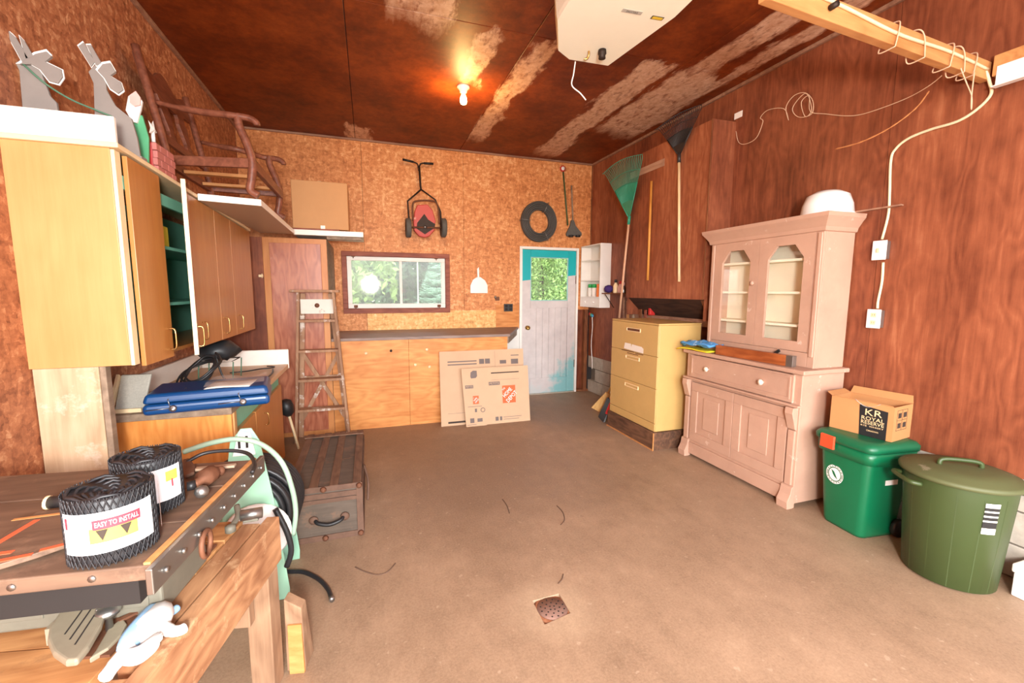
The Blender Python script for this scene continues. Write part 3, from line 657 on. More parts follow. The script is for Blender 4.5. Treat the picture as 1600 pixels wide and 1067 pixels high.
MB().box(-.374, x_-.002, 4.70, 4.718, 0, .941).build('front_panel', ORPLY, bn, .001); MB().box(x_, 1.5, 4.70, 4.718, 0, .941).build('front_panel', ORPLY, bn, .001)
for p in ((611, 548), (667, 546), (649, 570), (671, 573), (572, 552)):
    q = PY(*p, 4.70); MB().lathe([(.014 if p[0] == 611 else .017, 0), (.012, .004), (0, .005)], (q.x, 4.70, q.z), 14, 'y').build('plug', DARK if p[0] == 611 else CREAM, bn)

# ------------------------------------------------------------------ base cabinet and counter
FIRP = wood('fir_ply', srgb(202, 118, 48), srgb(236, 164, 88), 'z', 1.2, .45, 1.2, None, 0, 4)
bc = thing('base_cabinet', 'low kitchen base cabinet with fir plywood end and brown varnished doors', 'cabinet', (-1.0, 3.3, 0))
MB().box(XL+.003, -.74, 2.64, 3.98, 0, .795).build('carcass', MINT, bc)
MB().box(XL+.003, -.722, 2.615, 2.639, 0, .80).build('end_panel', FIRP, bc, .002)
MB().box(-.7395, -.715, 2.64, 2.685, 0, .80).build('face_stile', YPLY, bc, .002)
def bdoor(y0, y1, z0, z1, hy, hz, nm, horiz=False):
    o = MB().box(-.7395, -.716, y0, y1, z0, z1).build(nm, DPLY, bc, .003)
    pts = [(-.717, hy, hz-.04), (-.695, hy, hz-.038), (-.69, hy, hz), (-.695, hy, hz+.038), (-.717, hy, hz+.04)]
    if horiz: pts = [(p[0], hy+(p[2]-hz), hz) for p in pts]
    MB().tube(spline(pts, 4), .0045, 6).build('handle', GOLD, o); return o
bdoor(2.70, 3.08, .50, .68, 2.89, .60, 'drawer', True); bdoor(2.70, 3.08, .06, .49, 2.99, .40, 'door'); bdoor(3.10, 3.95, .06, .68, 3.32, .57, 'door')
ct = thing('countertop', 'beige laminate countertop with white backsplash on the base cabinet', 'countertop', (-1.0, 3.3, .80))
MB().box(XL+.003, -.665, 2.86, 4.02, .801, .84).build('slab', LAMB, ct, .006); MB().box(XL+.003, -.66, 4.0205, 4.045, .80, .965).build('backsplash', LAMW, ct, .008)
MB().box(XL+.003, XL+.028, 2.9, 4.019, .8405, .965).build('side_splash', LAMW, ct, .006)
tag(MB().box(XL+.003, -.715, 2.60, 2.855, .801, .838).build('wooden_board', GREYW, bevel=.003), 'bare grey board bridging the near end of the base cabinet', 'board')
oc = thing('countertop_offcut', 'speckled grey laminate offcut with cream edge propped on the bare board', 'offcut', (-1.2, 2.7, .838))
a0 = PY(176, 592, 2.68); a1 = PY(224, 628, 2.66)
b = MB().hexa([(a0.x, 2.66, .8385), (-1.125, 2.66, .8385), (-1.125, 2.68, .8385), (a0.x, 2.68, .8385), (a0.x-.01, 2.78, a0.z), (-1.125, 2.78, a0.z), (-1.125, 2.80, a0.z), (a0.x-.01, 2.80, a0.z)]); b.build('panel', LAMG, oc, .004)
MB().bar((a0.x-.014, 2.655, .845), (a0.x-.016, 2.775, a0.z), .012, .03, (0, 1, 0)).build('edge_band', CREAM, oc); MB().bar((a0.x-.01, 2.646, .849), (-1.125, 2.646, .849), .012, .02).build('edge_band', CREAM, oc)
# camp stove
BLUE = paint('blue_enamel', srgb(16, 66, 118), srgb(40, 50, 80), .5, .7, .3)
sv = thing('camp_stove', 'closed blue metal camp stove case on the near end of the counter', 'stove', (-.85, 2.7, .8385), rz=math.radians(8))
Ms = Matrix.Translation((-.83, 2.735, .8405)) @ Matrix.Rotation(math.radians(9), 4, 'Z')
MB().box(-.275, .275, -.17, .17, 0, .055).xf(Ms).build('case', BLUE, sv, .02, seg=3)
MB().hexa([(-.275, -.17, .058), (.275, -.17, .058), (.275, .17, .058), (-.275, .17, .058), (-.262, -.155, .105), (.262, -.155, .105), (.262, .155, .105), (-.262, .155, .105)]).xf(Ms).build('lid', BLUE, sv, .016, seg=3)
for x in (-.15, .15):
    k_ = MB().lathe([(.016, 0), (.016, .012), (.012, .016), (0, .017)], (x, -.17, .03), 16, 'y').xf(Ms).build('knob', STEEL, sv)
    MB().tube([(x-.11, -.175, .03), (x+.0, -.178, .033)], .0025, 6).xf(Ms).build('latch_rod', STEEL, sv)
    MB().tube([(x-.01, -.176, .035), (x-.02, -.17, .075), (x+.04, -.06, .107)], .0022, 6).xf(Ms).build('lid_wire', STEEL, sv)
PLAST = NT('clear_plastic'); tr = PLAST.n('ShaderNodeBsdfTransparent'); mx = PLAST.n('ShaderNodeMixShader'); mx.inputs[0].default_value = .35; PLAST.p.inputs['Base Color'].default_value = (.8, .78, .76, 1); PLAST.p.inputs['Roughness'].default_value = .2; PLAST.l(tr.outputs[0], mx.inputs[1]); PLAST.l(PLAST.p.outputs[0], mx.inputs[2]); PLAST.l(mx.outputs[0], PLAST.out.inputs[0]); PLAST = PLAST.m
PAPER = simple('paper', srgb(236, 228, 218), .7, 0, .03)
pb = thing('manual_bag', 'clear plastic bag holding folded white paper on the blue camp stove', 'bag', Ms @ Vector((.1, 0, .107)))
rn = random.Random(5)
MB().grid(9, 7, lambda u, v: Ms @ Vector((-.02+u*.27, -.165+v*.27+.03*u, .124+.010*math.sin(7*u+3*v)*math.sin(5*v)))).build('bag', PLAST, pb)
MB().grid(6, 5, lambda u, v: Ms @ Vector((-.02+u*.20+.03*v, -.158+v*.2-.01*u, .1105+.003*math.sin(4*u+2*v)))).build('paper', PAPER, pb, solid=.0015)
# cords, wire stand and dark bundle on the counter
cd = [];
for k in range(5):
    r_ = .085-.01*(k % 3); cx, cy = -1.0+.012*k, 3.03-.01*k
    cd += [Vector((cx+r_*1.2*math.cos(a), cy+r_*math.sin(a), .955+.012*k+.065*math.sin(a+.6)+.008*math.sin(a*3+k))) for a in [j*math.pi/5+k*.4 for j in range(10)]]
cd += [Vector((-.86, 3.06, .90)), Vector((-.76, 3.1, .86)), Vector((-.7, 3.25, .855)), Vector((-.69, 3.5, .855)), Vector((-.72, 3.7, .853))]
tag(MB().tube(spline(cd, 4), .006, 6).build('extension_cord', BLACK), 'black extension cord heaped in a coil behind the blue stove', 'cord')
cd2 = [Vector((-1.0, 3.66, .848)), Vector((-.9, 3.70, .848)), Vector((-.82, 3.78, .848)), Vector((-.76, 3.80, .848)), Vector((-.74, 3.86, .848)), Vector((-.80, 3.9, .848))]
tag(MB().tube(spline(cd2, 6), .005, 6).build('power_cable', BLACK), 'thin black power cable trailing along the beige counter', 'cord')
ws = thing('wire_stand', 'small dark wire stand under the black bundle on the counter', 'stand', (-1.0, 3.45, .84))
for x in (-1.1, -.9):
    for y in (3.35, 3.55): MB().tube([(x, y, .841), (x+.01, y, .975)], .004, 6).build('wire_leg', GRN_C, ws)
MB().tube([(-1.1, 3.35, .977), (-.9, 3.35, .977), (-.9, 3.55, .977), (-1.1, 3.55, .977)], .005, 6, closed=True).build('wire_ring', BLACK, ws)
bd = MB().lathe([(.02, .983), (.09, .99), (.125, 1.03), (.12, 1.075), (.07, 1.105), (.01, 1.11)], (-1.0, 3.45, 0), 18); bd.v = [(x+rn.gauss(0, .009), y+rn.gauss(0, .009), z+rn.gauss(0, .007)) for x, y, z in bd.v]
tag(bd.build('plastic_bundle', simple('black_bag', srgb(38, 42, 46), .45)), 'crumpled black plastic bundle on the wire stand under the cabinet', 'bag')
# black rubber mallet hung at the end of the cabinet
mp = thing('rubber_head_tool', 'black rubber headed tool with short yellowed handle against the cupboard', 'tool', (-.62, 4.05, 0))
q0, q1 = PZ(459, 690, 0), PY(452, 648, 4.25)
q0 = Vector((-.66, 4.28, .002)); q1 = PY(452, 650, 4.28)
MB().cyl(q0, q1, .012, 10).build('handle', CREAM, mp); dv = (q1-q0).normalized()
MB().tube([q1, q1+dv*.03, q1+dv*.09, q1+dv*.14, q1+dv*.16], [.02, .05, .06, .05, .02], 16).build('cup', BLACK, mp)
# stepladder
LADW = wood('ladder_wood', srgb(138, 98, 72), srgb(192, 150, 116), 'z', 1.2, .7, .8, srgb(232, 222, 210), .8)
ld = thing('stepladder', 'paint-spattered wooden stepladder in front of the tall cupboard', 'ladder', (-.46, 4.5, 0))
HT = 1.44
def fy(z): return 4.47+.07*z/HT
def fx(s, z): return (-.705+.075*z/HT) if s < 0 else (-.224-.10*z/HT)
for s in (-1, 1): MB().bar((fx(s, 0), fy(0), 0), (fx(s, HT), fy(HT), HT), .075, .024, (1, 0, 0)).build('front_rail', LADW, ld, .002)
for z in (.31, .60, .88, 1.17): MB().box(fx(-1, z)+.012, fx(1, z)-.012, fy(z)-.045, fy(z)+.055, z-.012, z+.012).build('step', LADW, ld, .002)
MB().box(-.70, -.27, fy(HT)-.07, fy(HT)+.085, HT+.001, HT+.025).build('top_cap', LADW, ld, .003)
for s in (-1, 1): MB().bar((fx(s, 0)*1.0-s*.02, 4.63, 0), (fx(s, HT)-s*.03, fy(HT)+.045, HT-.01), .02, .045, (1, 0, 0)).build('rear_rail', LADW, ld, .002)
MB().bar((-.665, 4.625, .18), (-.29, 4.605, .86), .035, .01, (0, 1, 0)).build('cross_brace', LADW, ld); MB().bar((-.27, 4.615, .18), (-.635, 4.595, .86), .035, .01, (0, 1, 0)).build('cross_brace', LADW, ld)
MB().box(-.655, -.285, 4.60, 4.612, .56, .62).build('rear_stretcher', LADW, ld)
LADP = paint('ladder_plate', srgb(226, 214, 200), srgb(150, 130, 112), .6, .62)
pz = 1.30; pt = MB().box(fx(-1, pz)+.016, fx(1, pz)-.016, fy(pz)+.02, fy(pz)+.034, 1.235, 1.375).build('paint_shelf', LADP, ld, .002)
MB().lathe([(.022, 0), (.022, .003)], (-.475, fy(pz)+.0198, 1.315), 16, 'y').build('plate_hole', RUST, pt)
# ------------------------------------------------------------------ right side
MUST = simple('mustard_enamel', srgb(200, 164, 102), .4, 0, .05)
DPLANK = wood('dark_plank', srgb(66, 44, 34), srgb(134, 96, 70), 'y', 1.2, .6, 1)
fc = thing('filing_cabinet', 'mustard yellow three-drawer filing cabinet on a dark plank base', 'filing cabinet', (2.7, 3.65, 0))
fx0, fx1, fy0, fy1 = 2.467, 2.94, 3.255, 4.04
MB().box(fx0+.012, fx1, fy0, fy1, .17, 1.158).build('body', MUST, fc, .006); MB().box(fx0, fx1, fy0-.002, fy1+.002, 1.1585, 1.175).build('top', MUST, fc, .005)
for z0, z1, hz in ((.872, 1.155, 1.09), (.575, .868, .81), (.25, .571, .527), (.172, .246, None)):
    o = MB().box(fx0, fx0+.0115, fy0+.003, fy1-.003, z0, z1).build('drawer' if hz else 'kick_panel', MUST, fc, .003)
    if hz:
        h = frame(MB(), 0, .23, hz-.02, hz+.016, .006, 0, .008); h.xf(Matrix(((0, -1, 0, fx0), (-1, 0, 0, 3.755), (0, 0, 1, 0), (0, 0, 0, 1)))); h.build('pull', CREAM, o, .001)
        MB().box(fx0-.0015, fx0-.0002, 3.53, 3.75, hz-.014, hz+.010).build('pull_recess', RUST if hz > 1 else MUST, o)
lb = MB().prism([(fx0-.0008, y, z) for y, z in ((3.80, .885), (3.785, .945), (3.68, .945), (3.672, .91), (3.66, .942), (3.50, .935), (3.47, .92), (3.47, .875))], (-.0006, 0, 0)).build('torn_label', PAPER, fc)
for k, (a, b_, z) in enumerate(((3.84, 3.62, .868), (3.60, 3.47, .862), (3.74, 3.55, .848))): MB().box(fx0-.0012, fx0-.0004, b_, a, z-.005, z+.003).build('print_line', RUST, fc)
MB().box(2.45, fx1, fy0-.015, fy0+.005, 0, .168).build('plinth_board', DPLANK, fc, .003); MB().box(2.45, 2.47, fy0+.0055, fy1+.01, 0, .168).build('plinth_board', DPLANK, fc, .003)
MB().box(2.44, 2.4495, fy0-.024, fy0-.0155, 0, .168).build('corner_bead', PINE, fc); MB().box(2.44, 2.4495, fy0-.015, fy1+.01, 0, .01).build('base_bead', PINE, fc)
# lumber offcuts standing behind the filing cabinet
for i, (y, lean, z, m, lab) in enumerate(((4.14, .03, 1.255, REDFR, 'red-brown trim offcut standing behind the filing cabinet'), (4.24, .02, 1.26, STUD, 'brown board offcut leaning behind the filing cabinet'), (4.46, -.06, 1.38, GREYW, 'grey curved moulding leaning behind the filing cabinet'), (4.50, .02, 1.35, PINE, 'pine lath leaning behind the filing cabinet'), (4.58, .02, 1.39, TRIM, 'dull brown lath in the corner behind the filing cabinet'))):
    tag(MB().bar(RW(y, 0, .055), RW(y+lean, z, .085), .035, .016, (1, 0, 0)).build('lumber_offcut', m, bevel=.002), lab, 'lumber')
tag(MB().box(2.955, 3.02, 4.06, 4.10, 1.2005, 1.29).build('red_tool', REDP, bevel=.006), 'small red-handled tool among the offcuts on the ledge', 'tool')
# broom and dustpan
STRAW = wood('straw', srgb(196, 148, 84), srgb(232, 194, 128), 'z', 2, .8)
br = thing('whisk_broom', 'straw whisk broom leaning beside the filing cabinet', 'broom', (2.6, 4.45, 0))
h0, h1 = Vector((2.62, 4.55, .002)), Vector((2.75, 4.40, .42))
dv = (h1-h0).normalized(); sd = dv.cross(Vector((.6, .8, 0))).normalized()
MB().hexa([h0-sd*.09+Vector((0, .01, 0)), h0+sd*.09+Vector((0, .01, 0)), h0+sd*.09+Vector((.02, .035, 0)), h0-sd*.09+Vector((.02, .035, 0)), h0+dv*.27-sd*.03, h0+dv*.27+sd*.03, h0+dv*.27+sd*.03+Vector((.02, .02, 0)), h0+dv*.27-sd*.03+Vector((.02, .02, 0))]).build('straw', STRAW, br, .004)
MB().cyl(h0+dv*.25+Vector((.01, .015, 0)), h1+Vector((.01, .015, 0)), .012, 10).build('handle', STRAW, br)
dp = thing('dustpan', 'black dustpan with red handle next to the filing cabinet', 'dustpan', (2.55, 4.25, 0))
MB().hexa([(2.45, 4.14, .002), (2.51, 4.36, .002), (2.53, 4.35, .002), (2.47, 4.13, .002), (2.55, 4.13, .24), (2.59, 4.30, .24), (2.61, 4.295, .24), (2.57, 4.125, .24)]).build('pan', BLACK, dp, .004)
MB().bar((2.485, 4.118, .10), (2.535, 4.118, .22), .05, .008, (0, 1, 0)).build('red_stripe', REDP, dp); MB().bar((2.57, 4.2, .245), (2.62, 4.18, .38), .03, .02).build('handle', REDP, dp, .004)

# hutch
PINK = paint('dusty_pink', srgb(190, 152, 130), srgb(218, 196, 180), .6, .64, .5, 9, .06, srgb(160, 124, 106))
CREAMI = paint('cream_interior', srgb(250, 242, 216), None)
hu = thing('hutch', 'dusty pink painted wooden hutch with two glazed doors over a cupboard base', 'hutch', (2.88, 2.58, 0))
HX, HB, y0, y1 = 2.69, 3.08, 2.045, 3.125
MB().box(HX+.02, HB, y0+.005, y1-.005, .03, .925).build('base_carcass', PINK, hu)
MB().box(HX-.03, HB, y0-.03, y1+.03, .9255, .955).build('base_top', PINK, hu, .006)
for ya in (y0, y1-.075):
    MB().box(HX, HX+.0195, ya, ya+.075, .0, .925).build('stile', PINK, hu, .004)
    cb = MB().prism([(HX-.003, ya+.008, .70), (HX-.05, ya+.008, .70), (HX-.055, ya+.008, .66), (HX-.035, ya+.008, .60), (HX-.02, ya+.008, .55), (HX-.003, ya+.008, .54)], (0, .06, 0)).build('corbel', PINK, hu, .003)
    MB().box(HX-.018, HX-.001, ya+.012, ya+.062, .16, .54).build('pilaster', PINK, hu, .004)
    MB().prism([(HX-.001, ya-.004, 0), (HX-.05, ya-.004, 0), (HX-.055, ya-.004, .05), (HX-.03, ya-.004, .10), (HX-.022, ya-.004, .15), (HX-.001, ya-.004, .16)], (0, .083, 0)).build('foot', PINK, hu, .003)
MB().box(HX-.012, HX+.0195, y0+.0755, y1-.0755, .03, .13).build('plinth', PINK, hu, .003); MB().box(HX, HX+.0195, y0+.0755, y1-.0755, .1305, .155).build('bottom_rail', PINK, hu, .002)
MB().box(HX, HX+.0195, y0+.0755, y1-.0755, .68, .705).build('mid_rail', PINK, hu, .002)
MB().box(HX-.035, HX-.001, y0-.01, y1+.01, .702, .718).build('ledge_mould', PINK, hu, .004)
dw = MB().box(HX-.014, HX+.019, y0+.05, y1-.05, .722, .915).build('drawer', PINK, hu, .004)
frame(MB(), 0, y1-y0-.14, .745, .90, .012, 0, .006).xf(Matrix(((0, 1, 0, HX-.02), (1, 0, 0, y0+.07), (0, 0, 1, 0), (0, 0, 0, 1)))).build('drawer_mould', PINK, dw)
KNOB = simple('white_knob', srgb(228, 206, 186), .4)
for yk in (2.86, 2.33): MB().lathe([(.012, 0), (.012, .015), (.022, .022), (.02, .034), (0, .04)], (HX-.014, yk, .82), 14, 'x').xf(Matrix.Translation((HX-.014, 0, 0)) @ Matrix.Scale(-1, 4, (1, 0, 0)) @ Matrix.Translation((-(HX-.014), 0, 0))).build('knob', KNOB, dw)
ym = (y0+y1)/2
for ya, yb in ((y0+.077, ym-.002), (ym+.002, y1-.077)):
    o = MB().box(HX+.002, HX+.0195, ya, yb, .157, .678).build('door', PINK, hu, .003)
    frame(MB(), 0, yb-ya, .157, .678, .075, 0, .012).xf(Matrix(((0, 1, 0, HX-.0105), (1, 0, 0, ya), (0, 0, 1, 0), (0, 0, 0, 1)))).build('door_frame', PINK, o, .003)
    yc = (ya+yb)/2; MB().box(HX-.006, HX+.0015, yc-.085, yc+.085, .29, .56).build('raised_panel', PINK, o, .006)
# upper part
UX, u0, u1 = 2.80, 2.065, 3.03
MB().box(UX+.02, HB, u0, u0+.02, .9555, 1.90).build('upper_side', PINK, hu, .002); MB().box(UX+.02, HB, u1-.02, u1, .9555, 1.90).build('upper_side', PINK, hu, .002)
MB().box(UX+.185, UX+.197, u0+.0205, u1-.0205, .9555, 1.90).build('upper_back', CREAMI, hu)
for z in (.9557, 1.22, 1.45, 1.68): MB().box(UX+.035, UX+.1845, u0+.021, u1-.021, z, z+.018).build('shelf', CREAMI, hu, .002)
for ya, yb in ((u0, u0+.05), (u1-.05, u1)): MB().box(UX, UX+.0195, ya, yb, .9555, 1.90).build('upper_stile', PINK, hu, .003)
for ya in (u0+.004, u1-.044): MB().box(UX-.012, UX-.0005, ya, ya+.03, 1.03, 1.85).build('half_column', PINK, hu, .005, seg=3)
MB().box(UX, UX+.0195, u0+.0505, u1-.0505, .9555, 1.055).build('upper_bottom_rail', PINK, hu, .003); MB().box(UX, UX+.0195, u0+.0505, u1-.0505, 1.865, 1.90).build('upper_top_rail', PINK, hu, .003)
cor = [(0, 1.855), (.012, 1.86), (.018, 1.885), (.04, 1.92), (.058, 1.945), (.062, 1.97)]
b = MB()
for i, (e, z) in enumerate(cor):
    b.v += [(UX-e, u0-e, z), (HB, u0-e, z), (HB, u1+e, z), (UX-e, u1+e, z)]
for i in range(len(cor)-1):
    for k in range(4): b.f.append((i*4+k, i*4+(k+1) % 4, i*4+4+(k+1) % 4, i*4+4+k)); b.s.append(False)
n_ = (len(cor)-1)*4; b.f += [(n_, n_+1, n_+2, n_+3), (3, 2, 1, 0)]; b.s += [False]*2
b.build('cornice', PINK, hu)
CLEAR = NT('clear_pane'); tr = CLEAR.n('ShaderNodeBsdfTransparent'); gl = CLEAR.n('ShaderNodeBsdfGlossy'); gl.inputs['Roughness'].default_value = .02; mx = CLEAR.n('ShaderNodeMixShader'); mx.inputs[0].default_value = .05; CLEAR.l(tr.outputs[0], mx.inputs[1]); CLEAR.l(gl.outputs[0], mx.inputs[2]); CLEAR.l(mx.outputs[0], CLEAR.out.inputs[0]); CLEAR = CLEAR.m
um = (u0+u1)/2
for ya, yb in ((u0+.052, um-.0015), (um+.0015, u1-.052)):
    a0, a1, z0, z1, zs = ya+.075, yb-.075, 1.125, 1.79, 1.70
    b = MB()
    for poly in ([(ya, 1.058), (a0, 1.058), (a0, 1.863), (ya, 1.863)], [(a1, 1.058), (yb, 1.058), (yb, 1.863), (a1, 1.863)], [(a0, 1.058), (a1, 1.058), (a1, z0), (a0, z0)], [(a0, 1.863), (a0, zs), (a0+.07, z1), (a1-.07, z1), (a1, zs), (a1, 1.863)]):
        b.prism([(UX-.001, y, z) for y, z in poly], (.019, 0, 0))
    o = b.build('glazed_door', PINK, hu); MB().box(UX+.008, UX+.011, a0-.004, a1+.004, z0-.004, z1+.004).build('pane', CLEAR, o)
    if ya > um-.01: MB().lathe([(.008, 0), (.008, .012), (.019, .018), (.016, .03), (0, .034)], (0, 0, 0), 14, 'x').xf(Matrix.Translation((UX-.001, ya+.03, 1.53)) @ Matrix.Scale(-1, 4, (1, 0, 0))).build('knob', PINK, o)
# things on the hutch
ENAM = simple('white_enamel', srgb(242, 238, 232), .2, 0, .03)
tag(MB().lathe([(.155, 0), (.16, .004), (.15, .012), (.142, .07), (.12, .13), (.07, .158), (.0, .163)], (2.93, 2.16, 1.9705), 32, sx=1, sy=1.0).build('enamel_basin', ENAM), 'white enamel basin upside down on top of the hutch', 'basin')
tag(MB().bar((2.99, 2.03, 1.976), (3.03, 1.78, 1.982), .03, .009).build('wood_strip', TRIM, bevel=.001), 'thin wooden strip sticking out over the hutch top', 'stick')
LEV = wood('level_wood', srgb(128, 62, 30), srgb(184, 104, 56), 'y', 1.2, .35)
lv = thing('wooden_level', 'long varnished wooden spirit level lying on the hutch ledge', 'level', (2.71, 2.45, .9555))
ld_ = Vector((.04, -.62, 0)).normalized()
MB().bar((2.70, 2.80, .994), (2.735, 2.20, .994), .038, .075).build('stock', LEV, lv, .002); MB().bar((2.735, 2.199, .994), (2.7375, 2.15, .994), .039, .076).build('end_cap', STEEL, lv, .002)
tag(MB().bar((2.785, 2.42, .965), (2.775, 2.30, 1.05), .02, .012, (1, 0, 0)).build('pry_bar', BLACK, bevel=.002), 'short dark pry bar propped behind the spirit level', 'tool')
RAGB = paint('blue_rag', srgb(78, 146, 206), srgb(190, 214, 232), .7, .55, .8, 14); RAGY = simple('yellow_rag', srgb(240, 214, 40), .8)
def rag(z, y0_, y1_, x0_, x1_, name, mat, label, amp, ph, th):
    b = MB().grid(14, 12, lambda u, v: (x0_+(x1_-x0_)*u, y0_+(y1_-y0_)*v, z+amp*(.5+.5*math.sin(9*u+ph)*math.cos(8*v+ph*2))-(.05*(v-.8)**2*8 if v > .8 else 0)))
    return tag(b.build(name, mat, solid=th), label, 'cloth')
rag(.966, 2.83, 3.21, 2.63, 2.79, 'yellow_cloth', RAGY, 'bright yellow cloth hanging off the hutch ledge corner', .006, 1.0, .008)
rag(.997, 2.82, 3.17, 2.64, 2.785, 'blue_cloth', RAGB, 'faded blue cloth folded over the yellow cloth', .042, 2.2, .016)

# green compost bin
GBIN = simple('green_plastic', srgb(12, 104, 66), .35, 0, .05); GBIN2 = simple('bin_lid_green', srgb(16, 96, 62), .4, 0, .08)
gb = thing('compost_bin', 'bright green wheeled compost bin with red latch', 'bin', (2.92, 1.76, 0))
def rrect(cx, cy, hx, hy, z, r, n=5):
    out = []
    for sx, sy, a0 in ((1, 1, 0), (-1, 1, math.pi/2), (-1, -1, math.pi), (1, -1, 1.5*math.pi)):
        for k in range(n): a = a0+k*math.pi/2/(n-1); out.append((cx+sx*(hx-r)+r*math.cos(a), cy+sy*(hy-r)+r*math.sin(a), z))
    return out
def loft(rings, cap=True):
    b = MB(); n = len(rings[0])
    for r_ in rings: b.v += [tuple(p) for p in r_]
    for i in range(len(rings)-1):
        for k in range(n): b.f.append((i*n+k, i*n+(k+1) % n, i*n+n+(k+1) % n, i*n+n+k)); b.s.append(True)
    if cap: b.f += [tuple(range(n-1, -1, -1)), tuple((len(rings)-1)*n+k for k in range(n))]; b.s += [False]*2
    return b
bxc, byc = 2.885, 1.755
GR = Matrix.Translation((bxc, byc, 0)) @ Matrix.Rotation(math.radians(-6), 4, 'Z') @ Matrix.Translation((-bxc, -byc, 0))
loft([rrect(bxc, byc, .135, .125, .002, .04), rrect(bxc, byc, .14, .13, .02, .04), rrect(bxc, byc, .165, .16, .45, .045), rrect(bxc, byc, .168, .165, .545, .045)]).xf(GR).build('body', GBIN, gb)
loft([rrect(bxc, byc, .18, .178, .47, .05), rrect(bxc, byc, .185, .182, .546, .05)]).xf(GR).build('rim', GBIN, gb)
loft([rrect(bxc-.004, byc, .192, .19, .5465, .05), rrect(bxc-.004, byc, .194, .192, .575, .05), rrect(bxc-.004, byc, .18, .178, .595, .05), rrect(bxc, byc, .15, .15, .602, .05)]).xf(GR).build('lid', GBIN2, gb)
LRED = simple('latch_red', srgb(248, 82, 48), .4)
MB().box(bxc-.212, bxc-.196, byc+.03, byc+.12, .50, .583).xf(GR).build('latch', LRED, gb, .004)
for s in (-1, 1): MB().lathe([(.012, -.016), (.05, -.016), (.055, -.008), (.055, .008), (.05, .016), (.012, .016)], (bxc+.115, byc+s*.152, .057), 18, 'Y').xf(GR).build('wheel', BLACK, gb)
bx_ = bxc-.1535; yc_, zc_ = byc+.045, .335
def disc(r, r2, off, mat, nm): MB().add([GR @ Vector((bx_-off+.03*(.45-z)*.0, y, z)) for k in range(28) for rr in (r, r2) for y, z in [(yc_+rr*math.cos(k*math.pi/14), zc_+rr*1.05*math.sin(k*math.pi/14))]], [(2*k, 2*((k+1) % 28), 2*((k+1) % 28)+1, 2*k+1) for k in range(28)]).build(nm, mat, gb)
disc(.056, .052, .008, ENAM, 'emblem_ring'); disc(.047, .044, .008, ENAM, 'emblem_ring'); disc(.038, .001, .008, ENAM, 'emblem_disc')
MB().prism([GR @ Vector((bx_-.0095, yc_+a, zc_+b_)) for a, b_ in ((.022, .026), (.004, .018), (-.006, .002), (-.022, -.026), (-.002, -.014), (.010, .0))], (-.0006, 0, 0)).build('emblem_leaf', GBIN, gb)
for k in range(18):
    a = k*math.pi/9; y, z = yc_+.0495*math.cos(a), zc_+.052*math.sin(a)
    if k % 9 not in (0,): MB().box(bx_-.0088, bx_-.008, y-.005, y+.004, z-.0022, z+.0022).xf(GR).build('emblem_lettering', ENAM, gb)
MB().box(bxc-.03, bxc+.06, byc-.1575, byc-.1555, .34, .37).xf(GR).build('white_sticker', ENAM, gb)
# liquor carton
CARD3 = simple('brown_carton', srgb(184, 130, 80), .8, 0, .06, 5)
cart = thing('liquor_carton', 'open brown carton printed with a black royal reserve panel on the green bin', 'box', (2.95, 1.76, .6025))
A_, B_ = Vector((2.80, 1.925, .603)), Vector((2.845, 1.60, .603)); ex = (B_-A_).normalized(); ey = Vector((-ex.y, ex.x, 0)); L_ = (B_-A_).length; W_ = .215; Hh = .205
if ey.x < 0: ey = -ey
def cp(u, v, z): return A_+ex*u+ey*v+Vector((0, 0, z))
def cpanel(u0_, u1_, v0_, v1_, nm='side'): MB().hexa([cp(u0_, v0_, 0), cp(u1_, v0_, 0), cp(u1_, v1_, 0), cp(u0_, v1_, 0), cp(u0_, v0_, Hh), cp(u1_, v0_, Hh), cp(u1_, v1_, Hh), cp(u0_, v1_, Hh)]).build(nm, CARD3, cart)
cpanel(0, L_, 0, .004); cpanel(0, L_, W_-.004, W_); cpanel(0, .004, .0045, W_-.0045); cpanel(L_-.004, L_, .0045, W_-.0045)
MB().hexa([cp(.005, .005, 0), cp(L_-.005, .005, 0), cp(L_-.005, W_-.005, 0), cp(.005, W_-.005, 0), cp(.005, .005, .004), cp(L_-.005, .005, .004), cp(L_-.005, W_-.005, .004), cp(.005, W_-.005, .004)]).build('bottom', CARD3, cart)
MB().hexa([cp(0, W_-.004, Hh+.001), cp(L_, W_-.004, Hh+.001), cp(L_, W_, Hh+.001), cp(0, W_, Hh+.001), cp(.01, W_+.012, Hh+.045), cp(L_-.01, W_+.012, Hh+.045), cp(L_-.01, W_+.016, Hh+.045), cp(.01, W_+.016, Hh+.045)]).build('flap', CARD3, cart)
MB().hexa([cp(0, 0, Hh+.001), cp(.004, 0, Hh+.001), cp(.004, W_, Hh+.001), cp(0, W_, Hh+.001), cp(-.035, .01, Hh+.02), cp(-.031, .01, Hh+.02), cp(-.031, W_-.01, Hh+.02), cp(-.035, W_-.01, Hh+.02)]).build('flap', CARD3, cart)
MB().hexa([cp(.01, .004, Hh+.001), cp(L_-.01, .004, Hh+.001), cp(L_-.01, .06, Hh-.05), cp(.01, .06, Hh-.05), cp(.01, .006, Hh+.004), cp(L_-.01, .006, Hh+.004), cp(L_-.01, .063, Hh-.047), cp(.01, .063, Hh-.047)]).build('flap', CARD3, cart)
bp = MB().hexa([cp(.165, -.0012, .0), cp(.30, -.0012, .0), cp(.30, -.0002, .0), cp(.165, -.0002, .0), cp(.155, -.0012, .185), cp(.30, -.0012, .17), cp(.30, -.0002, .17), cp(.155, -.0002, .185)]).build('black_panel', BLACK, cart)
CRM = simple('cream_ink', srgb(232, 200, 150), .7); INK = simple('ink', srgb(60, 48, 40), .8)
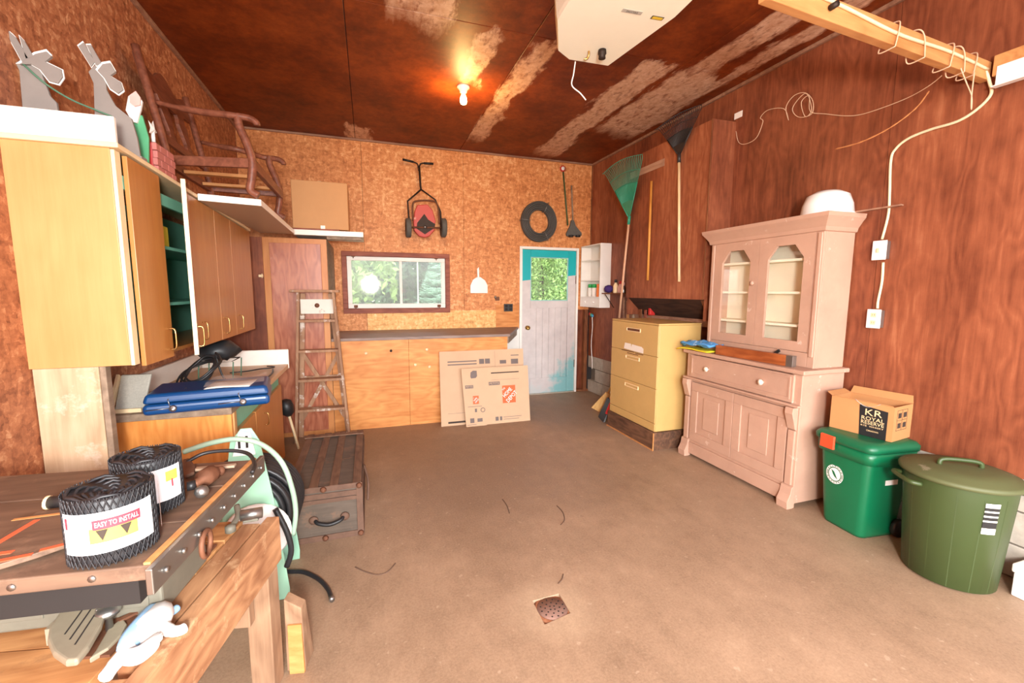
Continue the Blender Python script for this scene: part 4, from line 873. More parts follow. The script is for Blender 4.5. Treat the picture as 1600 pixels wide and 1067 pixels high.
def ctext(s, size, u, z, fit=None): text(s, size, cp(u, -.0014, z), ex, (0, 0, 1), CRM, cart, fit=fit)
ctext('KR', .055, .228, .145, .085); ctext('ROYAL', .032, .228, .108, .115); ctext('RESERVE', .03, .228, .083, .115); ctext('RYE  WHISKY', .013, .228, .062, .115); ctext('CANADIAN', .013, .232, .036, .06)
for i in range(2):
    for j in range(2):
        fr_ = [cp(L_+.0006, .05+i*.055, .06+j*.055)]; 
        o_ = cp(L_, .045+i*.06, .07+j*.06)
        MB().obox(o_+ey*.022+ex*.0006+Vector((0, 0, .02)), ey, (0, 0, 1), ex, .018, .015, .0004).build('stamp_mark', INK, cart)
for z in (.062, .122, .182): MB().obox(cp(L_+.0006, .095, z), ey, (0, 0, 1), ex, .06, .001, .0004).build('stamp_line', INK, cart)
for v in (.037, .095, .153): MB().obox(cp(L_+.0006, v, .122), ey, (0, 0, 1), ex, .001, .06, .0004).build('stamp_line', INK, cart)
tag(MB().grid(7, 5, lambda u, v: cp(.13+.13*u, -.004+.05*v-.02*v*u, Hh+.006-.035*math.sin(u*3.1)*(1-v)-.01*v)).build('plastic_wrap', PLAST, solid=.001), 'torn clear plastic wrap hanging over the carton edge', 'plastic')

# garbage can
OLIVE = simple('olive_plastic', srgb(60, 74, 38), .45, 0, .06, 4)
LIDM = paint('dusty_olive_lid', srgb(84, 88, 54), srgb(150, 140, 116), .5, .6, .6, 5)
gc = thing('garbage_can', 'large dark olive round garbage can with lid and side handles', 'garbage can', (2.865, 1.29, 0))
gx, gy = 2.845, 1.29
MB().lathe([(.165, .002), (.18, .01), (.212, .53), (.214, .548)], (gx, gy, 0), 48).build('body', OLIVE, gc)
for k in range(14):
    a = 2*math.pi*k/14; c_, s_ = math.cos(a), math.sin(a)
    MB().bar((gx+.178*c_, gy+.178*s_, .012), (gx+.2085*c_, gy+.2085*s_, .50), .004, .004, (c_, s_, 0)).build('rib', OLIVE, gc)
MB().lathe([(.21, .535), (.232, .537), (.235, .552), (.225, .562), (.2, .566), (.19, .575), (.12, .585), (0, .59)], (gx, gy, 0), 48).build('lid', LIDM, gc)
hl = MB().tube(spline([(gx-.07, gy+.05, .585), (gx-.06, gy+.045, .612), (gx+.0, gy, .618), (gx+.06, gy-.045, .612), (gx+.07, gy-.05, .585)], 4), .011, 8).build('lid_handle', OLIVE, gc)
for a in (math.radians(148), math.radians(-32)):
    c_, s_ = math.cos(a), math.sin(a); tx, ty = -s_, c_
    P_ = lambda r_, t_, z: (gx+r_*c_+t_*tx, gy+r_*s_+t_*ty, z)
    MB().tube(spline([P_(.205, -.08, .50), P_(.245, -.07, .505), P_(.25, 0, .505), P_(.245, .07, .505), P_(.205, .08, .50)], 4), .012, 8).build('side_handle', OLIVE, gc)
a = math.radians(-130)
for k, (z0, z1, m) in enumerate(((.33, .36, ENAM), (.362, .39, BLACK), (.392, .40, ENAM), (.402, .414, BLACK), (.416, .424, ENAM), (.426, .438, BLACK), (.44, .448, ENAM), (.45, .462, BLACK), (.464, .485, ENAM))):
    a0 = math.radians(-128); R_ = lambda z: .1815+(z-.01)*.0615
    MB().grid(5, 2, lambda u, v: (gx+(R_(z0+(z1-z0)*v)+.0025)*math.cos(a0+u*.27), gy+(R_(z0+(z1-z0)*v)+.0025)*math.sin(a0+u*.27), z0+(z1-z0)*v)).build('sticker', m, gc)
wbx = thing('storage_box', 'low white lidded storage box on the floor beyond the garbage can', 'box', (3.0, .85, 0))
MB().box(2.93, 3.10, .55, 1.085, .001, .12).build('body', ENAM, wbx, .006); MB().box(2.922, 3.103, .54, 1.092, .1205, .165).build('lid', LAMW, wbx, .008)
# ------------------------------------------------------------------ hung on the walls and ceiling
IRON = simple('dark_iron', srgb(58, 46, 40), .6, .6, .2, 20); GREYR = simple('grey_rubber', srgb(92, 88, 82), .8, 0, .15, 30)
MREDP = paint('mower_red', srgb(196, 72, 62), srgb(226, 190, 170), .7, .64, .5, 14)
mw = thing('reel_mower', 'old red push reel mower hung on the back wall above the window', 'mower', (.68, 5.5, 2.1))
Ym = 5.47; Q = lambda x, y, d=0: PY(x, y, Ym-d)
for a_, b_ in (((629, 249), (646, 253)), ((677, 256), (662, 255))): MB().cyl(Q(*a_), Q(*b_), .013, 10).build('grip', BLACK, mw)
MB().tube(spline([Q(646, 253), Q(652, 256), Q(654, 262)], 4), .009, 8).build('handlebar', IRON, mw); MB().tube(spline([Q(663, 255), Q(657, 256), Q(655, 262)], 4), .009, 8).build('handlebar', IRON, mw)
MB().tube([Q(655, 260), Q(657, 290), Q(658, 297)], .012, 8).build('shaft', IRON, mw)
MB().tube([Q(658, 296), Q(637, 314), Q(639, 345), Q(641, 356)], .01, 8).build('fork', IRON, mw); MB().tube([Q(658, 296), Q(680, 312), Q(688, 330), Q(690, 355)], .01, 8).build('fork', IRON, mw)
MB().tube(spline([Q(645, 345), Q(645, 320), Q(652, 314), Q(676, 314), Q(684, 322), Q(687, 350)], 4), .011, 8).build('frame_hoop', RUST, mw)
wc = Q(664, 355)
MB().prism([Q(x, y) for x, y in [(652, 320), (668, 319), (676, 328), (681, 345), (679, 360), (671, 369), (664, 371), (655, 369), (647, 360), (646, 345), (648, 330)]], (0, .05, 0)).build('shroud', MREDP, mw, .01)
MB().prism([Q(x, y, .006) for x, y in [(663, 334), (669, 343), (680, 350), (679, 356), (664, 366), (651, 357), (652, 348)]], (0, .006, 0)).build('blade_guard', IRON, mw)
MB().cyl(Q(642, 355, .012), Q(689, 356, .012), .011, 10).build('axle', RUST, mw); MB().lathe([(.02, -.02), (.02, .012)], (wc.x, Ym-.02, wc.z), 12, 'y').build('hub', STEEL, mw)
for px in (638, 693):
    c_ = Q(px, 356); o = MB().lathe([(.04, -.03), (.105, -.03), (.115, -.02), (.115, .02), (.105, .03), (.04, .03)], (c_.x, Ym, c_.z), 28, 'x').build('wheel', GREYR, mw); MB().lathe([(.018, -.034), (.042, -.034), (.042, .034), (.018, .034)], (c_.x, Ym, c_.z), 16, 'x').build('wheel_hub', IRON, o)
MB().cyl((.63, 5.599, 2.93), (.63, 5.45, 2.945), .006, 8).build('wall_hook', IRON, mw)
# coil of black pipe
cc = PY(843, 346, 5.53); cl = thing('pipe_coil', 'black plastic pipe coil with wire ties hung above the door', 'coil', cc)
PIPE = simple('grey_black_pipe', srgb(74, 70, 66), .6, 0, .1); rc = random.Random(9)
for r_ in (.155, .178, .200, .222, .243):
    for d_ in (0, .022):
        MB().tube([(cc.x+r_*math.cos(a), 5.575-d_*1.9+.004*math.sin(3*a), cc.z+r_*1.05*math.sin(a)) for a in [k*math.pi/24 for k in range(48)]], .0125, 7, closed=True).build('turn', PIPE, cl)
for a in (1.1, 3.1, 5.2):
    v = Vector((math.cos(a), 0, 1.05*math.sin(a))); p = lambda r_, d_: Vector((cc.x, 5.59-d_, cc.z))+v*r_
    MB().tube([p(.135, .0), p(.135, .085), p(.265, .085), p(.265, 0)], .004, 6, closed=True).build('wire_tie', STEEL, cl)
# green stake with reflector, rubber-foot tool
gs = thing('reflector_stake', 'green metal stake with round red reflector hung in the back corner', 'stake', PY(885, 300, 5.55))
MB().tube([PY(880, 268, 5.575), PY(884, 315, 5.575), PY(887, 352, 5.575)], .011, 6).build('stake', simple('green_metal', srgb(72, 92, 56), .5), gs)
p_ = PY(880, 263, 5.55); MB().lathe([(.04, 0), (.04, .012), (.03, .016)], (p_.x, 5.57, p_.z), 18, 'y').build('reflector_rim', REDP, gs); MB().lathe([(.027, .0165), (.02, .02), (0, .021)], (p_.x, 5.57, p_.z), 18, 'y').build('reflector', ENAM, gs)
ft = thing('flared_tool', 'short-handled dark tool with flared twin foot hung beside the stake', 'tool', PY(896, 345, 5.55))
MB().tube([PY(893, 290, 5.57), PY(895, 345, 5.57)], .011, 8).build('handle', GREYW, ft)
MB().prism([PY(x, y, 5.56) for x, y in [(893, 344), (897, 344), (900, 353), (909, 364), (909, 368), (886, 369), (885, 365), (891, 353)]], (0, .03, 0)).build('foot', GREYR, ft, .003)
for px in (892, 903):
    q = PY(px, 368, 5.555); MB().lathe([(.035, -.02), (.038, .004), (.026, .006)], (q.x, q.y, q.z), 14).build('foot_cup', BLACK, ft)
# white dustpan
wd = thing('white_dustpan', 'white plastic dustpan hanging beside the window', 'dustpan', PY(748, 445, 5.58))
MB().prism([PY(x, y, 5.575) for x, y in [(735, 458), (735, 446), (739, 437), (745, 433), (751, 433), (758, 438), (762, 446), (762, 458)]], (0, .018, 0)).build('pan', ENAM, wd, .004)
MB().prism([PY(x, y, 5.575) for x, y in [(746, 433), (745.5, 420), (748.5, 417), (749, 433)]], (0, .014, 0)).build('handle', ENAM, wd, .003)
# black outlet on plywood patch, small bits
ot = thing('black_outlet', 'black double outlet plate on the plywood patch by the door', 'outlet', PY(794, 480, 5.585))
q = PY(794, 480.5, 5.588); MB().box(q.x-.062, q.x+.062, 5.574, 5.589, q.z-.052, q.z+.05).build('plate', BLACK, ot, .003)
for dx in (-.03, .03):
    for dz in (-.022, .022): MB().box(q.x+dx-.018, q.x+dx+.018, 5.572, 5.5738, q.z+dz-.014, q.z+dz+.014).build('socket', DARK, ot)
bk = thing('wall_bracket', 'small rusty bracket screwed to the wall beside the dustpan', 'bracket', PY(777, 465, 5.59))
q = PY(777, 466, 5.59); MB().box(q.x-.03, q.x+.03, 5.585, 5.599, q.z-.03, q.z+.02).build('plate', RUST, bk, .003); MB().cyl((q.x-.03, 5.58, q.z+.03), (q.x-.03, 5.58, q.z-.0), .012, 10).build('pin', STEEL, bk)
# cardboard sheets leaning on the bench
ORG = simple('orange_print', srgb(240, 96, 48), .7); GPR = simple('grey_print', srgb(112, 100, 96), .8)
def sheet(pts, name, label, fold=None, th=.005):
    # bottom-left, bottom-right on the floor; top-left, top-right on a leaning plane
    t = thing(name, label, 'cardboard', (pts[0]+pts[1])/2, 'flattened moving boxes')
    n_ = (pts[1]-pts[0]).cross(pts[3]-pts[0]).normalized()
    if n_.y > 0: n_ = -n_
    MB().prism(pts, -n_*th).build('panel', CARD2, t)
    ux = (pts[1]-pts[0]).normalized(); uy = n_.cross(ux)
    W = (pts[1]-pts[0]).length; Hs = (pts[3]-pts[0]).dot(uy)
    def at(u, v): return pts[0]+ux*u*W+uy*v*Hs+n_*.0006
    def rect(u0, u1, v0, v1, mat, nm): MB().prism([at(u0, v0), at(u1, v0), at(u1, v1), at(u0, v1)], n_*.0006).build(nm, mat, t)
    return t, at, rect, ux, uy, n_
def lean(x0, x1, yb, ztop, ytop, dz0=0, dz1=0):
    return [Vector((x0, yb, 0.001)), Vector((x1, yb, 0.001)), Vector((x1+dz1, ytop, ztop)), Vector((x0+dz0, ytop, ztop))]
t, at, rect, ux, uy, n_ = sheet(lean(.70, 1.66, 4.53, .80, 4.668, .01, .02), 'cardboard_sheet', 'large flattened carton leaning on the orange bench front')
rect(.40, .55, .33, .63, ORG, 'logo_square'); 
for z in (.86, .82): rect(.10, .44, z-.012, z+.004, GPR, 'print_line')
rect(.47, .53, .81, .88, GPR, 'print_mark'); rect(.54, .60, .81, .88, GPR, 'print_mark'); rect(.72, .80, .80, .85, GPR, 'print_mark'); rect(.86, .95, .79, .86, GPR, 'print_mark'); rect(.86, .96, .905, .917, GPR, 'print_line')
rect(.08, .34, .03, .055, INK, 'print_bar'); rect(.08, .34, .16, .163, GPR, 'print_line'); rect(.66, .662, .02, .98, TRIM, 'crease')
def logo(at, rect, u0, u1, v0, v1, t, ux, uy, sz):
    rect(u0, u1, v0, v1, ORG, 'logo_square')
    c = (at(u0, v0)+at(u1, v1))/2; d = (ux+uy*.95).normalized(); e = (uy-ux).normalized()
    for s_, off in (('THE', .42), ('HOME', .12), ('DEPOT', -.22)): text(s_, sz*(.14 if s_ == 'THE' else .32), c+e*sz*off, d, e, ENAM, t, fit=sz*(.2 if s_ == 'THE' else .62 if s_ == 'HOME' else .75), lift=.0016)
t, at, rect, ux, uy, n_ = sheet(lean(1.19, 1.70, 4.46, .62, 4.562, -.02, .0), 'cardboard_sheet', 'flattened carton with an orange square logo in front of the larger sheet')
logo(at, rect, .38, .68, .35, .66, t, ux, uy, .2)
rect(.08, .33, .68, .74, GPR, 'size_box'); text('PETITE', .03, at(.205, .71), ux, uy, CARD2, t, fit=.11, lift=.0014)
rect(.14, .78, .885, .905, INK, 'print_bar'); rect(.14, .78, .77, .773, GPR, 'print_line'); rect(.2, .27, .05, .12, GPR, 'print_mark'); rect(.3, .35, .05, .12, GPR, 'print_mark'); rect(.38, .8, .10, .108, GPR, 'print_line'); rect(.38, .74, .06, .068, GPR, 'print_line')
t, at, rect, ux, uy, n_ = sheet(lean(.955, 1.185, 4.44, .62, 4.55, -.03, -.01), 'cardboard_sheet', 'narrow flattened carton panel with a small orange logo and recycling ring')
logo(at, rect, .38, .66, .38, .52, t, ux, uy, .075)
rect(.03, .42, .655, .71, GPR, 'size_box'); text('PETITE', .028, at(.225, .682), ux, uy, CARD2, t, fit=.075, lift=.0014)
MB().prism([at(u, v) for u, v in ((.30, .86), (.32, .93), (.44, .96), (.62, .955), (.63, .86), (.56, .83), (.33, .825))], n_*.0007).build('box_icon', GPR, t); rect(.42, .52, .87, .90, ENAM, 'icon_mark')
c_ = at(.84, .27); MB().tube([c_+ux*.022*math.cos(k*math.pi/9)+uy*.022*math.sin(k*math.pi/9) for k in range(18)], .004, 5, closed=True).build('recycling_ring', GPR, t)
rect(.45, .55, .24, .30, GPR, 'print_mark'); rect(.12, .8, .335, .342, GPR, 'print_line'); rect(.2, .4, .06, .14, GPR, 'print_mark'); rect(.55, .8, .07, .13, GPR, 'print_mark'); rect(.06, .5, .025, .032, GPR, 'print_line')

# white wall shelf in the corner with cans
ck = thing('wall_cubby', 'white painted open wall cabinet beside the door', 'shelf', RW(5.3, 1.245, .08))
def rb2(y0, y1, z0, z1, d0, d1, nm, mat=None, par=None): return rbox(y0, y1, z0, z1, d0, d1).build(nm, mat or WHITEP, par or ck, .002)
rb2(5.05, 5.065, 1.245, 2.085, 0.001, .16, 'side_panel'); rb2(5.565, 5.58, 1.245, 2.085, 0.001, .16, 'side_panel'); rb2(5.066, 5.564, 2.07, 2.085, .001, .16, 'top'); rb2(5.066, 5.564, 1.245, 1.26, .001, .16, 'bottom'); rb2(5.066, 5.564, 1.261, 2.069, .001, .01, 'back')
for z in (1.375, 1.60, 1.87): rb2(5.066, 5.564, z, z+.014, .011, .158, 'shelf')
dr_ = rb2(5.067, 5.563, 1.262, 1.373, .145, .158, 'drawer')
for y in (5.2, 5.42): MB().cyl(RW(y, 1.315, .158), RW(y, 1.315, .175), .009, 10).build('knob', WHITEP, dr_)
for y, c_, lab in ((5.42, srgb(38, 160, 80), 'green'), (5.31, srgb(38, 160, 80), 'green'), (5.19, srgb(240, 130, 60), 'orange')):
    p = RW(y, 1.3895, .09); t = thing('spray_can', {'green': 'green-capped white spray can in the wall cubby', 'orange': 'orange and yellow can in the wall cubby'}[lab], 'can', p, 'spray cans in the cubby' if lab == 'green' else None)
    MB().lathe([(.03, 0), (.033, .004), (.033, .115), (.03, .12)], p, 18).build('can_body', PAPER if lab == 'green' else simple('orange_can', c_, .4), t); MB().lathe([(.031, .1205), (.031, .165), (.026, .17)], p, 18).build('cap', simple('cap_'+lab, c_, .4), t)
cs = thing('bracket_shelf', 'little wooden bracket shelf beside the white wall cubby', 'shelf', RW(4.75, 1.43, .08))
rbox(4.58, 5.0, 1.428, 1.442, .001, .16).build('board', STUD, cs, .002); MB().tube([RW(4.95, 1.427, .14), RW(4.95, 1.25, .004)], .005, 6).build('bracket', IRON, cs)
PUR = simple('purple_plush', srgb(66, 40, 110), .8)
b = MB().lathe([(.012, 0), (.045, .015), (.06, .05), (.045, .085), (.012, .1)], RW(4.93, 1.443, .10), 16); b.v = [(x+rc.gauss(0, .003), y+rc.gauss(0, .003), z) for x, y, z in b.v]
tag(b.build('purple_ball', PUR), 'round dark purple ball on the bracket shelf', 'ball')
for y, h, m, cap, lab in ((4.80, .12, CREAM, BLACK, 'cream bottle with black cap on the bracket shelf'), (4.70, .10, FLESH, REDP, 'pink jar with red cap on the bracket shelf'), (4.63, .08, STEEL, FLESH, 'small silver jar with pale lid on the bracket shelf')):
    p = RW(y, 1.4425, .08); t = thing('bottle', lab, 'bottle', p)
    MB().lathe([(.03, 0), (.032, .005), (.032, h*.75), (.016, h), (.016, h+.01)], p, 16).build('bottle_body', m, t); MB().lathe([(.018, h+.0105), (.018, h+.045), (.015, h+.048)], p, 14).build('cap', cap, t)
hk = thing('coloured_plug', 'multicoloured plastic plug with white cord hung by the door jamb', 'plug', RW(5.5, 1.1, .03))
for i, m in enumerate((REDP, GRNP, simple('cyan_plastic', srgb(60, 150, 190), .4))): MB().lathe([(.022, -.012), (.022, .012)], RW(5.48-.03*i, 1.14-.01*i, .05), 14, 'x').build('plug_disc', m, hk)
MB().tube(spline([RW(5.42, 1.11, .05), RW(5.44, .95, .03), RW(5.46, .7, .03), RW(5.42, .45, .03), RW(5.42, .36, .03)], 5), .006, 6).build('cord', ENAM, hk)
# rakes and poles on the hood
def rake(apex, tips, foot, mat, label, name, d, n=22, bow=.06, hmat=None):
    A0 = PR(*apex, d); T0, T1 = PR(*tips[0], d), PR(*tips[1], d); t = thing(name, label, 'rake', PR(*foot, d), 'rakes on the plywood hood')
    up_ = ((T0+T1)/2-A0).normalized(); nx = Vector((-1, 0, 0))
    e = []
    for k in range(n):
        u = k/(n-1); P1 = T0.lerp(T1, u)+up_*bow*math.sin(u*math.pi); e.append(P1)
        a_ = A0.lerp(P1, .30); MB().tube([a_, A0.lerp(P1, .93), P1+nx*.012, P1+nx*.045-up_*.012], .0036, 5).build('tine', mat, t)
    fan = [A0-up_*.0]+[A0.lerp(p, .58) for p in e]
    MB().prism([p+Vector((.004, 0, 0)) for p in fan], (-.004, 0, 0)).build('fan_plate', mat, t)
    for f_ in (.58, .78): MB().tube([A0.lerp(p, f_)-Vector((.004, 0, 0)) for p in e], .004, 5).build('cross_band', mat, t)
    for p in (e[0], e[-1]): MB().tube([A0, A0.lerp(p, .58)], .006, 6).build('edge_rib', mat, t)
    Ft = PR(*foot, d); dd = (A0-Ft).normalized(); MB().cyl(A0-dd*.06, A0+dd*.03, .017, 12).build('socket', mat, t); MB().cyl(Ft, A0-dd*.02, .0125, 12).build('pole', hmat, t)
    return t
GRAKE = simple('green_rake', srgb(48, 142, 112), .4); BRAKE = simple('black_rake', srgb(44, 40, 40), .45)
POLE1 = wood('pink_pole', srgb(196, 144, 112), srgb(228, 186, 152), 'z'); POLE2 = wood('pale_pole', srgb(224, 190, 140), srgb(246, 222, 178), 'z'); POLE3 = wood('gold_pole', srgb(190, 120, 48), srgb(226, 160, 76), 'z')
rake((983, 342), ((946, 271), (1005, 241)), (967, 502), GRAKE, 'green plastic leaf rake leaning against the plywood hood', 'leaf_rake', .29, 24, .05, POLE1)
rake((1061, 244), ((1030, 202), (1098, 164)), (1061, 440), BRAKE, 'black plastic leaf rake hung on the plywood hood', 'leaf_rake', .275, 24, .03, POLE2)
tag(MB().cyl(PR(1018, 283, .258), PR(1012, 438, .258), .0125, 12).build('wooden_pole', POLE3), 'short golden wooden pole hung between the two rakes', 'pole')
# switch, outlet, cable
def wplate(px, py, nm, lab, cat):
    p = PR(px, py, .04); t = thing(nm, lab, cat, p)
    rbox(p.y-.036, p.y+.036, p.z-.055, p.z+.055, .001, .037).build('box', STEEL, t, .002); rbox(p.y-.04, p.y+.04, p.z-.06, p.z+.06, .0372, .043).build('cover_plate', ENAM, t, .003); return t, p
t, p = wplate(1374, 391, 'light_switch', 'white light switch plate on the plywood wall above the outlet', 'switch'); rbox(p.y-.008, p.y+.008, p.z-.014, p.z+.012, .0432, .056).build('toggle', CREAM, t, .002)
t, p = wplate(1365, 498, 'wall_outlet', 'white wall outlet beside the hutch', 'outlet')
for dz in (-.024, .024):
    o = rbox(p.y-.016, p.y+.016, p.z+dz-.014, p.z+dz+.014, .0432, .0455).build('receptacle', CREAM, t, .003)
    for dy in (-.006, .006): rbox(p.y+dy-.001, p.y+dy+.001, p.z+dz-.004, p.z+dz+.006, .0456, .046).build('slot', INK, o)
CAB = simple('cream_cable', srgb(232, 214, 176), .5)
tag(MB().tube(spline([PR(1378, 374, .015), PR(1388, 335, .012), PR(1390, 300, .012), PR(1392, 250, .012), PR(1400, 232, .012), PR(1420, 216, .012), PR(1455, 202, .012), PR(1495, 190, .012), PR(1525, 172, .012), PR(1548, 148, .015), PR(1546, 128, .035), PR(1540, 112, .06), PR(1530, 107, .09)], 6), .0075, 8).build('electric_cable', CAB), 'thick cream electric cable running down the plywood wall to the switch', 'cable')
tag(MB().tube(spline([PR(1380, 410, .015), PR(1378, 440, .012), PR(1372, 470, .012), PR(1371, 482, .02)], 6), .0075, 8).build('electric_cable', CAB), 'short cream cable joining the switch and the outlet', 'cable')
STR = simple('twine', srgb(214, 178, 146), .8)
tw = [(1150, 205), (1154, 222), (1165, 225), (1182, 215), (1192, 190), (1188, 184), (1200, 172), (1225, 170), (1232, 188), (1228, 168), (1240, 150), (1258, 145), (1270, 158), (1268, 178), (1248, 183), (1238, 170), (1252, 150), (1262, 148), (1268, 172), (1258, 182), (1252, 160), (1264, 150), (1266, 174), (1290, 178), (1320, 181), (1345, 179), (1380, 168), (1420, 152), (1450, 135), (1472, 118)]
tag(MB().tube(spline([PR(x, y, .012+.05*(i > 27)) for i, (x, y) in enumerate(tw)], 5), .0028, 5).build('twine', STR), 'tangled thin twine strung along the plywood wall', 'string')
tag(rbox(3.02, 3.10, 2.926, 2.975, .05, .054).build('paper_scrap', ENAM), 'white paper scrap sticking up behind the hood top', 'paper')
# pine beam, door track
bm = thing('pine_beam', 'pine two-by-four beam running from the right wall to the opener hanger', 'beam', (2.2, 1.46, 2.6))
Ba, Bb = Vector((3.085, 1.50, 2.60)), Vector((1.45, 1.385, 2.60))
MB().bar(Ba, Bb, .04, .09).build('timber', PINE, bm, .003); MB().lathe([(.012, 0), (.012, .03)], (1.80, 1.385, 2.60), 12, 'y').build('bolt', IRON, bm)
BC = Vector((0, -.026, 0))
tag(MB().tube(spline([Ba+BC+Vector((-.04, 0, .0)), Ba.lerp(Bb, .25)+BC+Vector((0, 0, .01)), Ba.lerp(Bb, .5)+BC+Vector((0, 0, .0)), Ba.lerp(Bb, .72)+BC+Vector((0, 0, .02)), Ba.lerp(Bb, .9)+BC+Vector((0, 0, .03))], 6), .007, 8).build('beam_cable', CAB), 'cream cable stapled along the face of the pine beam', 'cable')
for i, u in enumerate((.12, .17, .25, .38, .52)):
    c_ = Ba.lerp(Bb, u); d_ = (Bb-Ba).normalized()*(.02 if i % 2 else -.015)
    tag(MB().tube(spline([c_+Vector((0, -.034, -.06)), c_+Vector((0, -.036, .02))+d_, c_+Vector((0, -.02, .056))+d_*2, c_+Vector((0, .03, .052))+d_*2, c_+Vector((0, .034, -.02))+d_, c_+Vector((0, .03, -.06)), c_+Vector((0, -.034, -.06))], 5), .003, 5).build('twine_loop', STR), 'loop of thin twine wrapped around the pine beam', 'string', 'twine loops on the beam')
c_ = Ba.lerp(Bb, .2); tag(MB().tube(spline([c_+Vector((0, -.04, -.055)), c_+Vector((.05, -.045, -.12)), c_+Vector((.11, -.04, -.17)), c_+Vector((.12, -.04, -.23)), c_+Vector((.105, -.042, -.17)), c_+Vector((.1, -.044, -.06))], 5), .003, 5).build('hanging_twine', STR), 'twine end dangling below the pine beam', 'string')
tk = thing('door_track', 'white steel door track bracket with pine block on the right wall', 'track', RW(1.2, 2.55, .05))
rbox(.3, 1.46, 2.56, 2.66, .001, .05).build('block', PINE, tk, .003); rbox(.3, 1.44, 2.50, 2.60, .0505, .056).build('angle', ENAM, tk); rbox(.3, 1.44, 2.495, 2.50, .0505, .09).build('angle_flange', ENAM, tk)
# garage door opener
OPN = simple('opener_cream', srgb(248, 244, 222), .35, 0, .02)
op = thing('door_opener', 'cream ceiling-hung garage door opener marked deluxe', 'opener', (1.2, 2.1, 3.2))
pb = [Vector((.93, 2.13, 2.8)), Vector((1.05, 2.385, 2.8)), Vector((1.15, 2.45, 2.8)), Vector((1.405, 2.44, 2.8)), Vector((1.475, 1.92, 2.8)), Vector((1.45, 1.45, 2.8)), Vector((.9, 1.5, 2.8))][::-1]
cen = sum(pb, Vector())/len(pb)
b = MB(); n_ = len(pb); b.v = [tuple(cen+(p-cen)*.98) for p in pb]+[tuple(p+Vector((0, 0, .02))) for p in pb]+[tuple(cen+(p-cen)*1.06+Vector((0, 0, .2))) for p in pb]
b.f = [tuple(range(n_-1, -1, -1)) if False else tuple(range(n_)), tuple(range(3*n_-1, 2*n_-1, -1))]+[(j*n_+i, j*n_+n_+i, j*n_+n_+(i+1) % n_, j*n_+(i+1) % n_) for j in range(2) for i in range(n_)]; b.s = [False]*len(b.f)
b.build('housing', OPN, op)
for x, y in ((1.0, 1.75), (1.4, 1.75), (1.1, 2.3), (1.36, 2.3)): MB().box(x-.012, x+.012, y-.002, y+.002, 3.0005, ZC-.001).build('hanger_strap', STEEL, op)
q = PZ(930, 82, 2.8); MB().lathe([(.022, -.001), (.024, -.02), (.018, -.03), (.02, -.045), (.0, -.046)][::-1], (PZ(941, 78, 2.8).x, PZ(941, 78, 2.8).y, 2.8), 16).build('adjuster_knob', IRON, op)
MB().tube(spline([q+Vector((-.04, 0, 0)), q+Vector((-.04, 0, -.02)), q+Vector((-.045, .012, -.035)), q+Vector((-.06, .02, -.035))], 4), .006, 6).build('brass_hook', BRASS, op)
q1 = PZ(1010, 22, 2.799); q2 = PZ(965, 14, 2.799); ux_ = (q2-q1).normalized()
MB().obox((q1+q2)/2+Vector((0, 0, -.001)), ux_, (ux_.y, -ux_.x, 0), (0, 0, 1), .052, .012, .0008).build('name_plate', LAMG, op); text('DELUXE', .018, (q1+q2)/2+Vector((0, 0, -.002)), ux_, Vector((0, 0, -1)).cross(ux_), INK, op, fit=.06)
q3 = PZ(1027, 28, 2.799); MB().obox(q3+Vector((0, 0, -.001)), ux_, (ux_.y, -ux_.x, 0), (0, 0, 1), .032, .012, .0008).build('badge', INK, op); MB().obox(q3+Vector((0, 0, -.002)), ux_, (ux_.y, -ux_.x, 0), (0, 0, 1), .027, .0085, .0006).build('badge_face', YEL, op)
e0 = PZ(899, 96, 2.8); MB().tube(spline([e0, e0+Vector((.0, .02, -.06)), e0+Vector((-.005, .03, -.12)), e0+Vector((.05, .03, -.155)), e0+Vector((.09, .03, -.19))], 5), .004, 6).build('antenna_wire', LAMW, op)
# ceiling bulb
bl = thing('ceiling_bulb', 'bare glowing bulb in a white porcelain ceiling socket', 'lamp', (.838, 3.904, ZC))
MB().lathe([(.055, 0), (.055, -.012), (.035, -.03), (.03, -.05)], (.838, 3.904, ZC), 24).build('socket', ENAM, bl)
BULB = NT('bulb_glow'); BULB.p.inputs['Emission Color'].default_value = (1, .62, .25, 1); BULB.p.inputs['Emission Strength'].default_value = 18; BULB = BULB.done((1, .9, .7, 1), .3)
MB().lathe([(.014, -.05), (.016, -.07), (.028, -.095), (.031, -.12), (.024, -.142), (0, -.152)], (.838, 3.904, ZC), 20).build('bulb', BULB, bl)
lamp('bulb_light', 'POINT', (.838, 3.904, ZC-.21), 16, (1, .58, .2), shadow_soft_size=.04)
# ------------------------------------------------------------------ trunk
TRK = wood('trunk_canvas', srgb(86, 74, 64), srgb(122, 106, 92), 'x', 1.3, .85, .4, srgb(134, 100, 78), .5)
TSL = wood('trunk_slat', srgb(92, 66, 52), srgb(140, 106, 82), 'y', 1.5, .75, .8)
TLE = simple('trunk_leather', srgb(102, 74, 58), .75, 0, .25, 18)
tf = 2.605; tx0, tx1 = -.50, -.072; tz = PY(567, 753, tf).z; tb = 3.62
tr_ = thing('steamer_trunk', 'battered old brown steamer trunk with slats and leather handle', 'trunk', ((tx0+tx1)/2, (tf+tb)/2, 0))
MB().box(tx0+.008, tx1-.008, tf+.008, tb, .005, tz-.075).build('body', TRK, tr_, .003); MB().box(tx0+.006, tx1-.006, tf+.006, tb, tz-.072, tz-.008).build('lid', TRK, tr_, .003)
for x in (tx0+.035, tx0+.16, tx0+.27, tx1-.03): MB().box(x-.024, x+.024, tf, tb, tz-.0075, tz+.003).build('slat', TSL, tr_, .002)
MB().box(tx0, tx1, tb-.11, tb-.06, tz+.0035, tz+.012).build('hasp_board', TSL, tr_, .003)
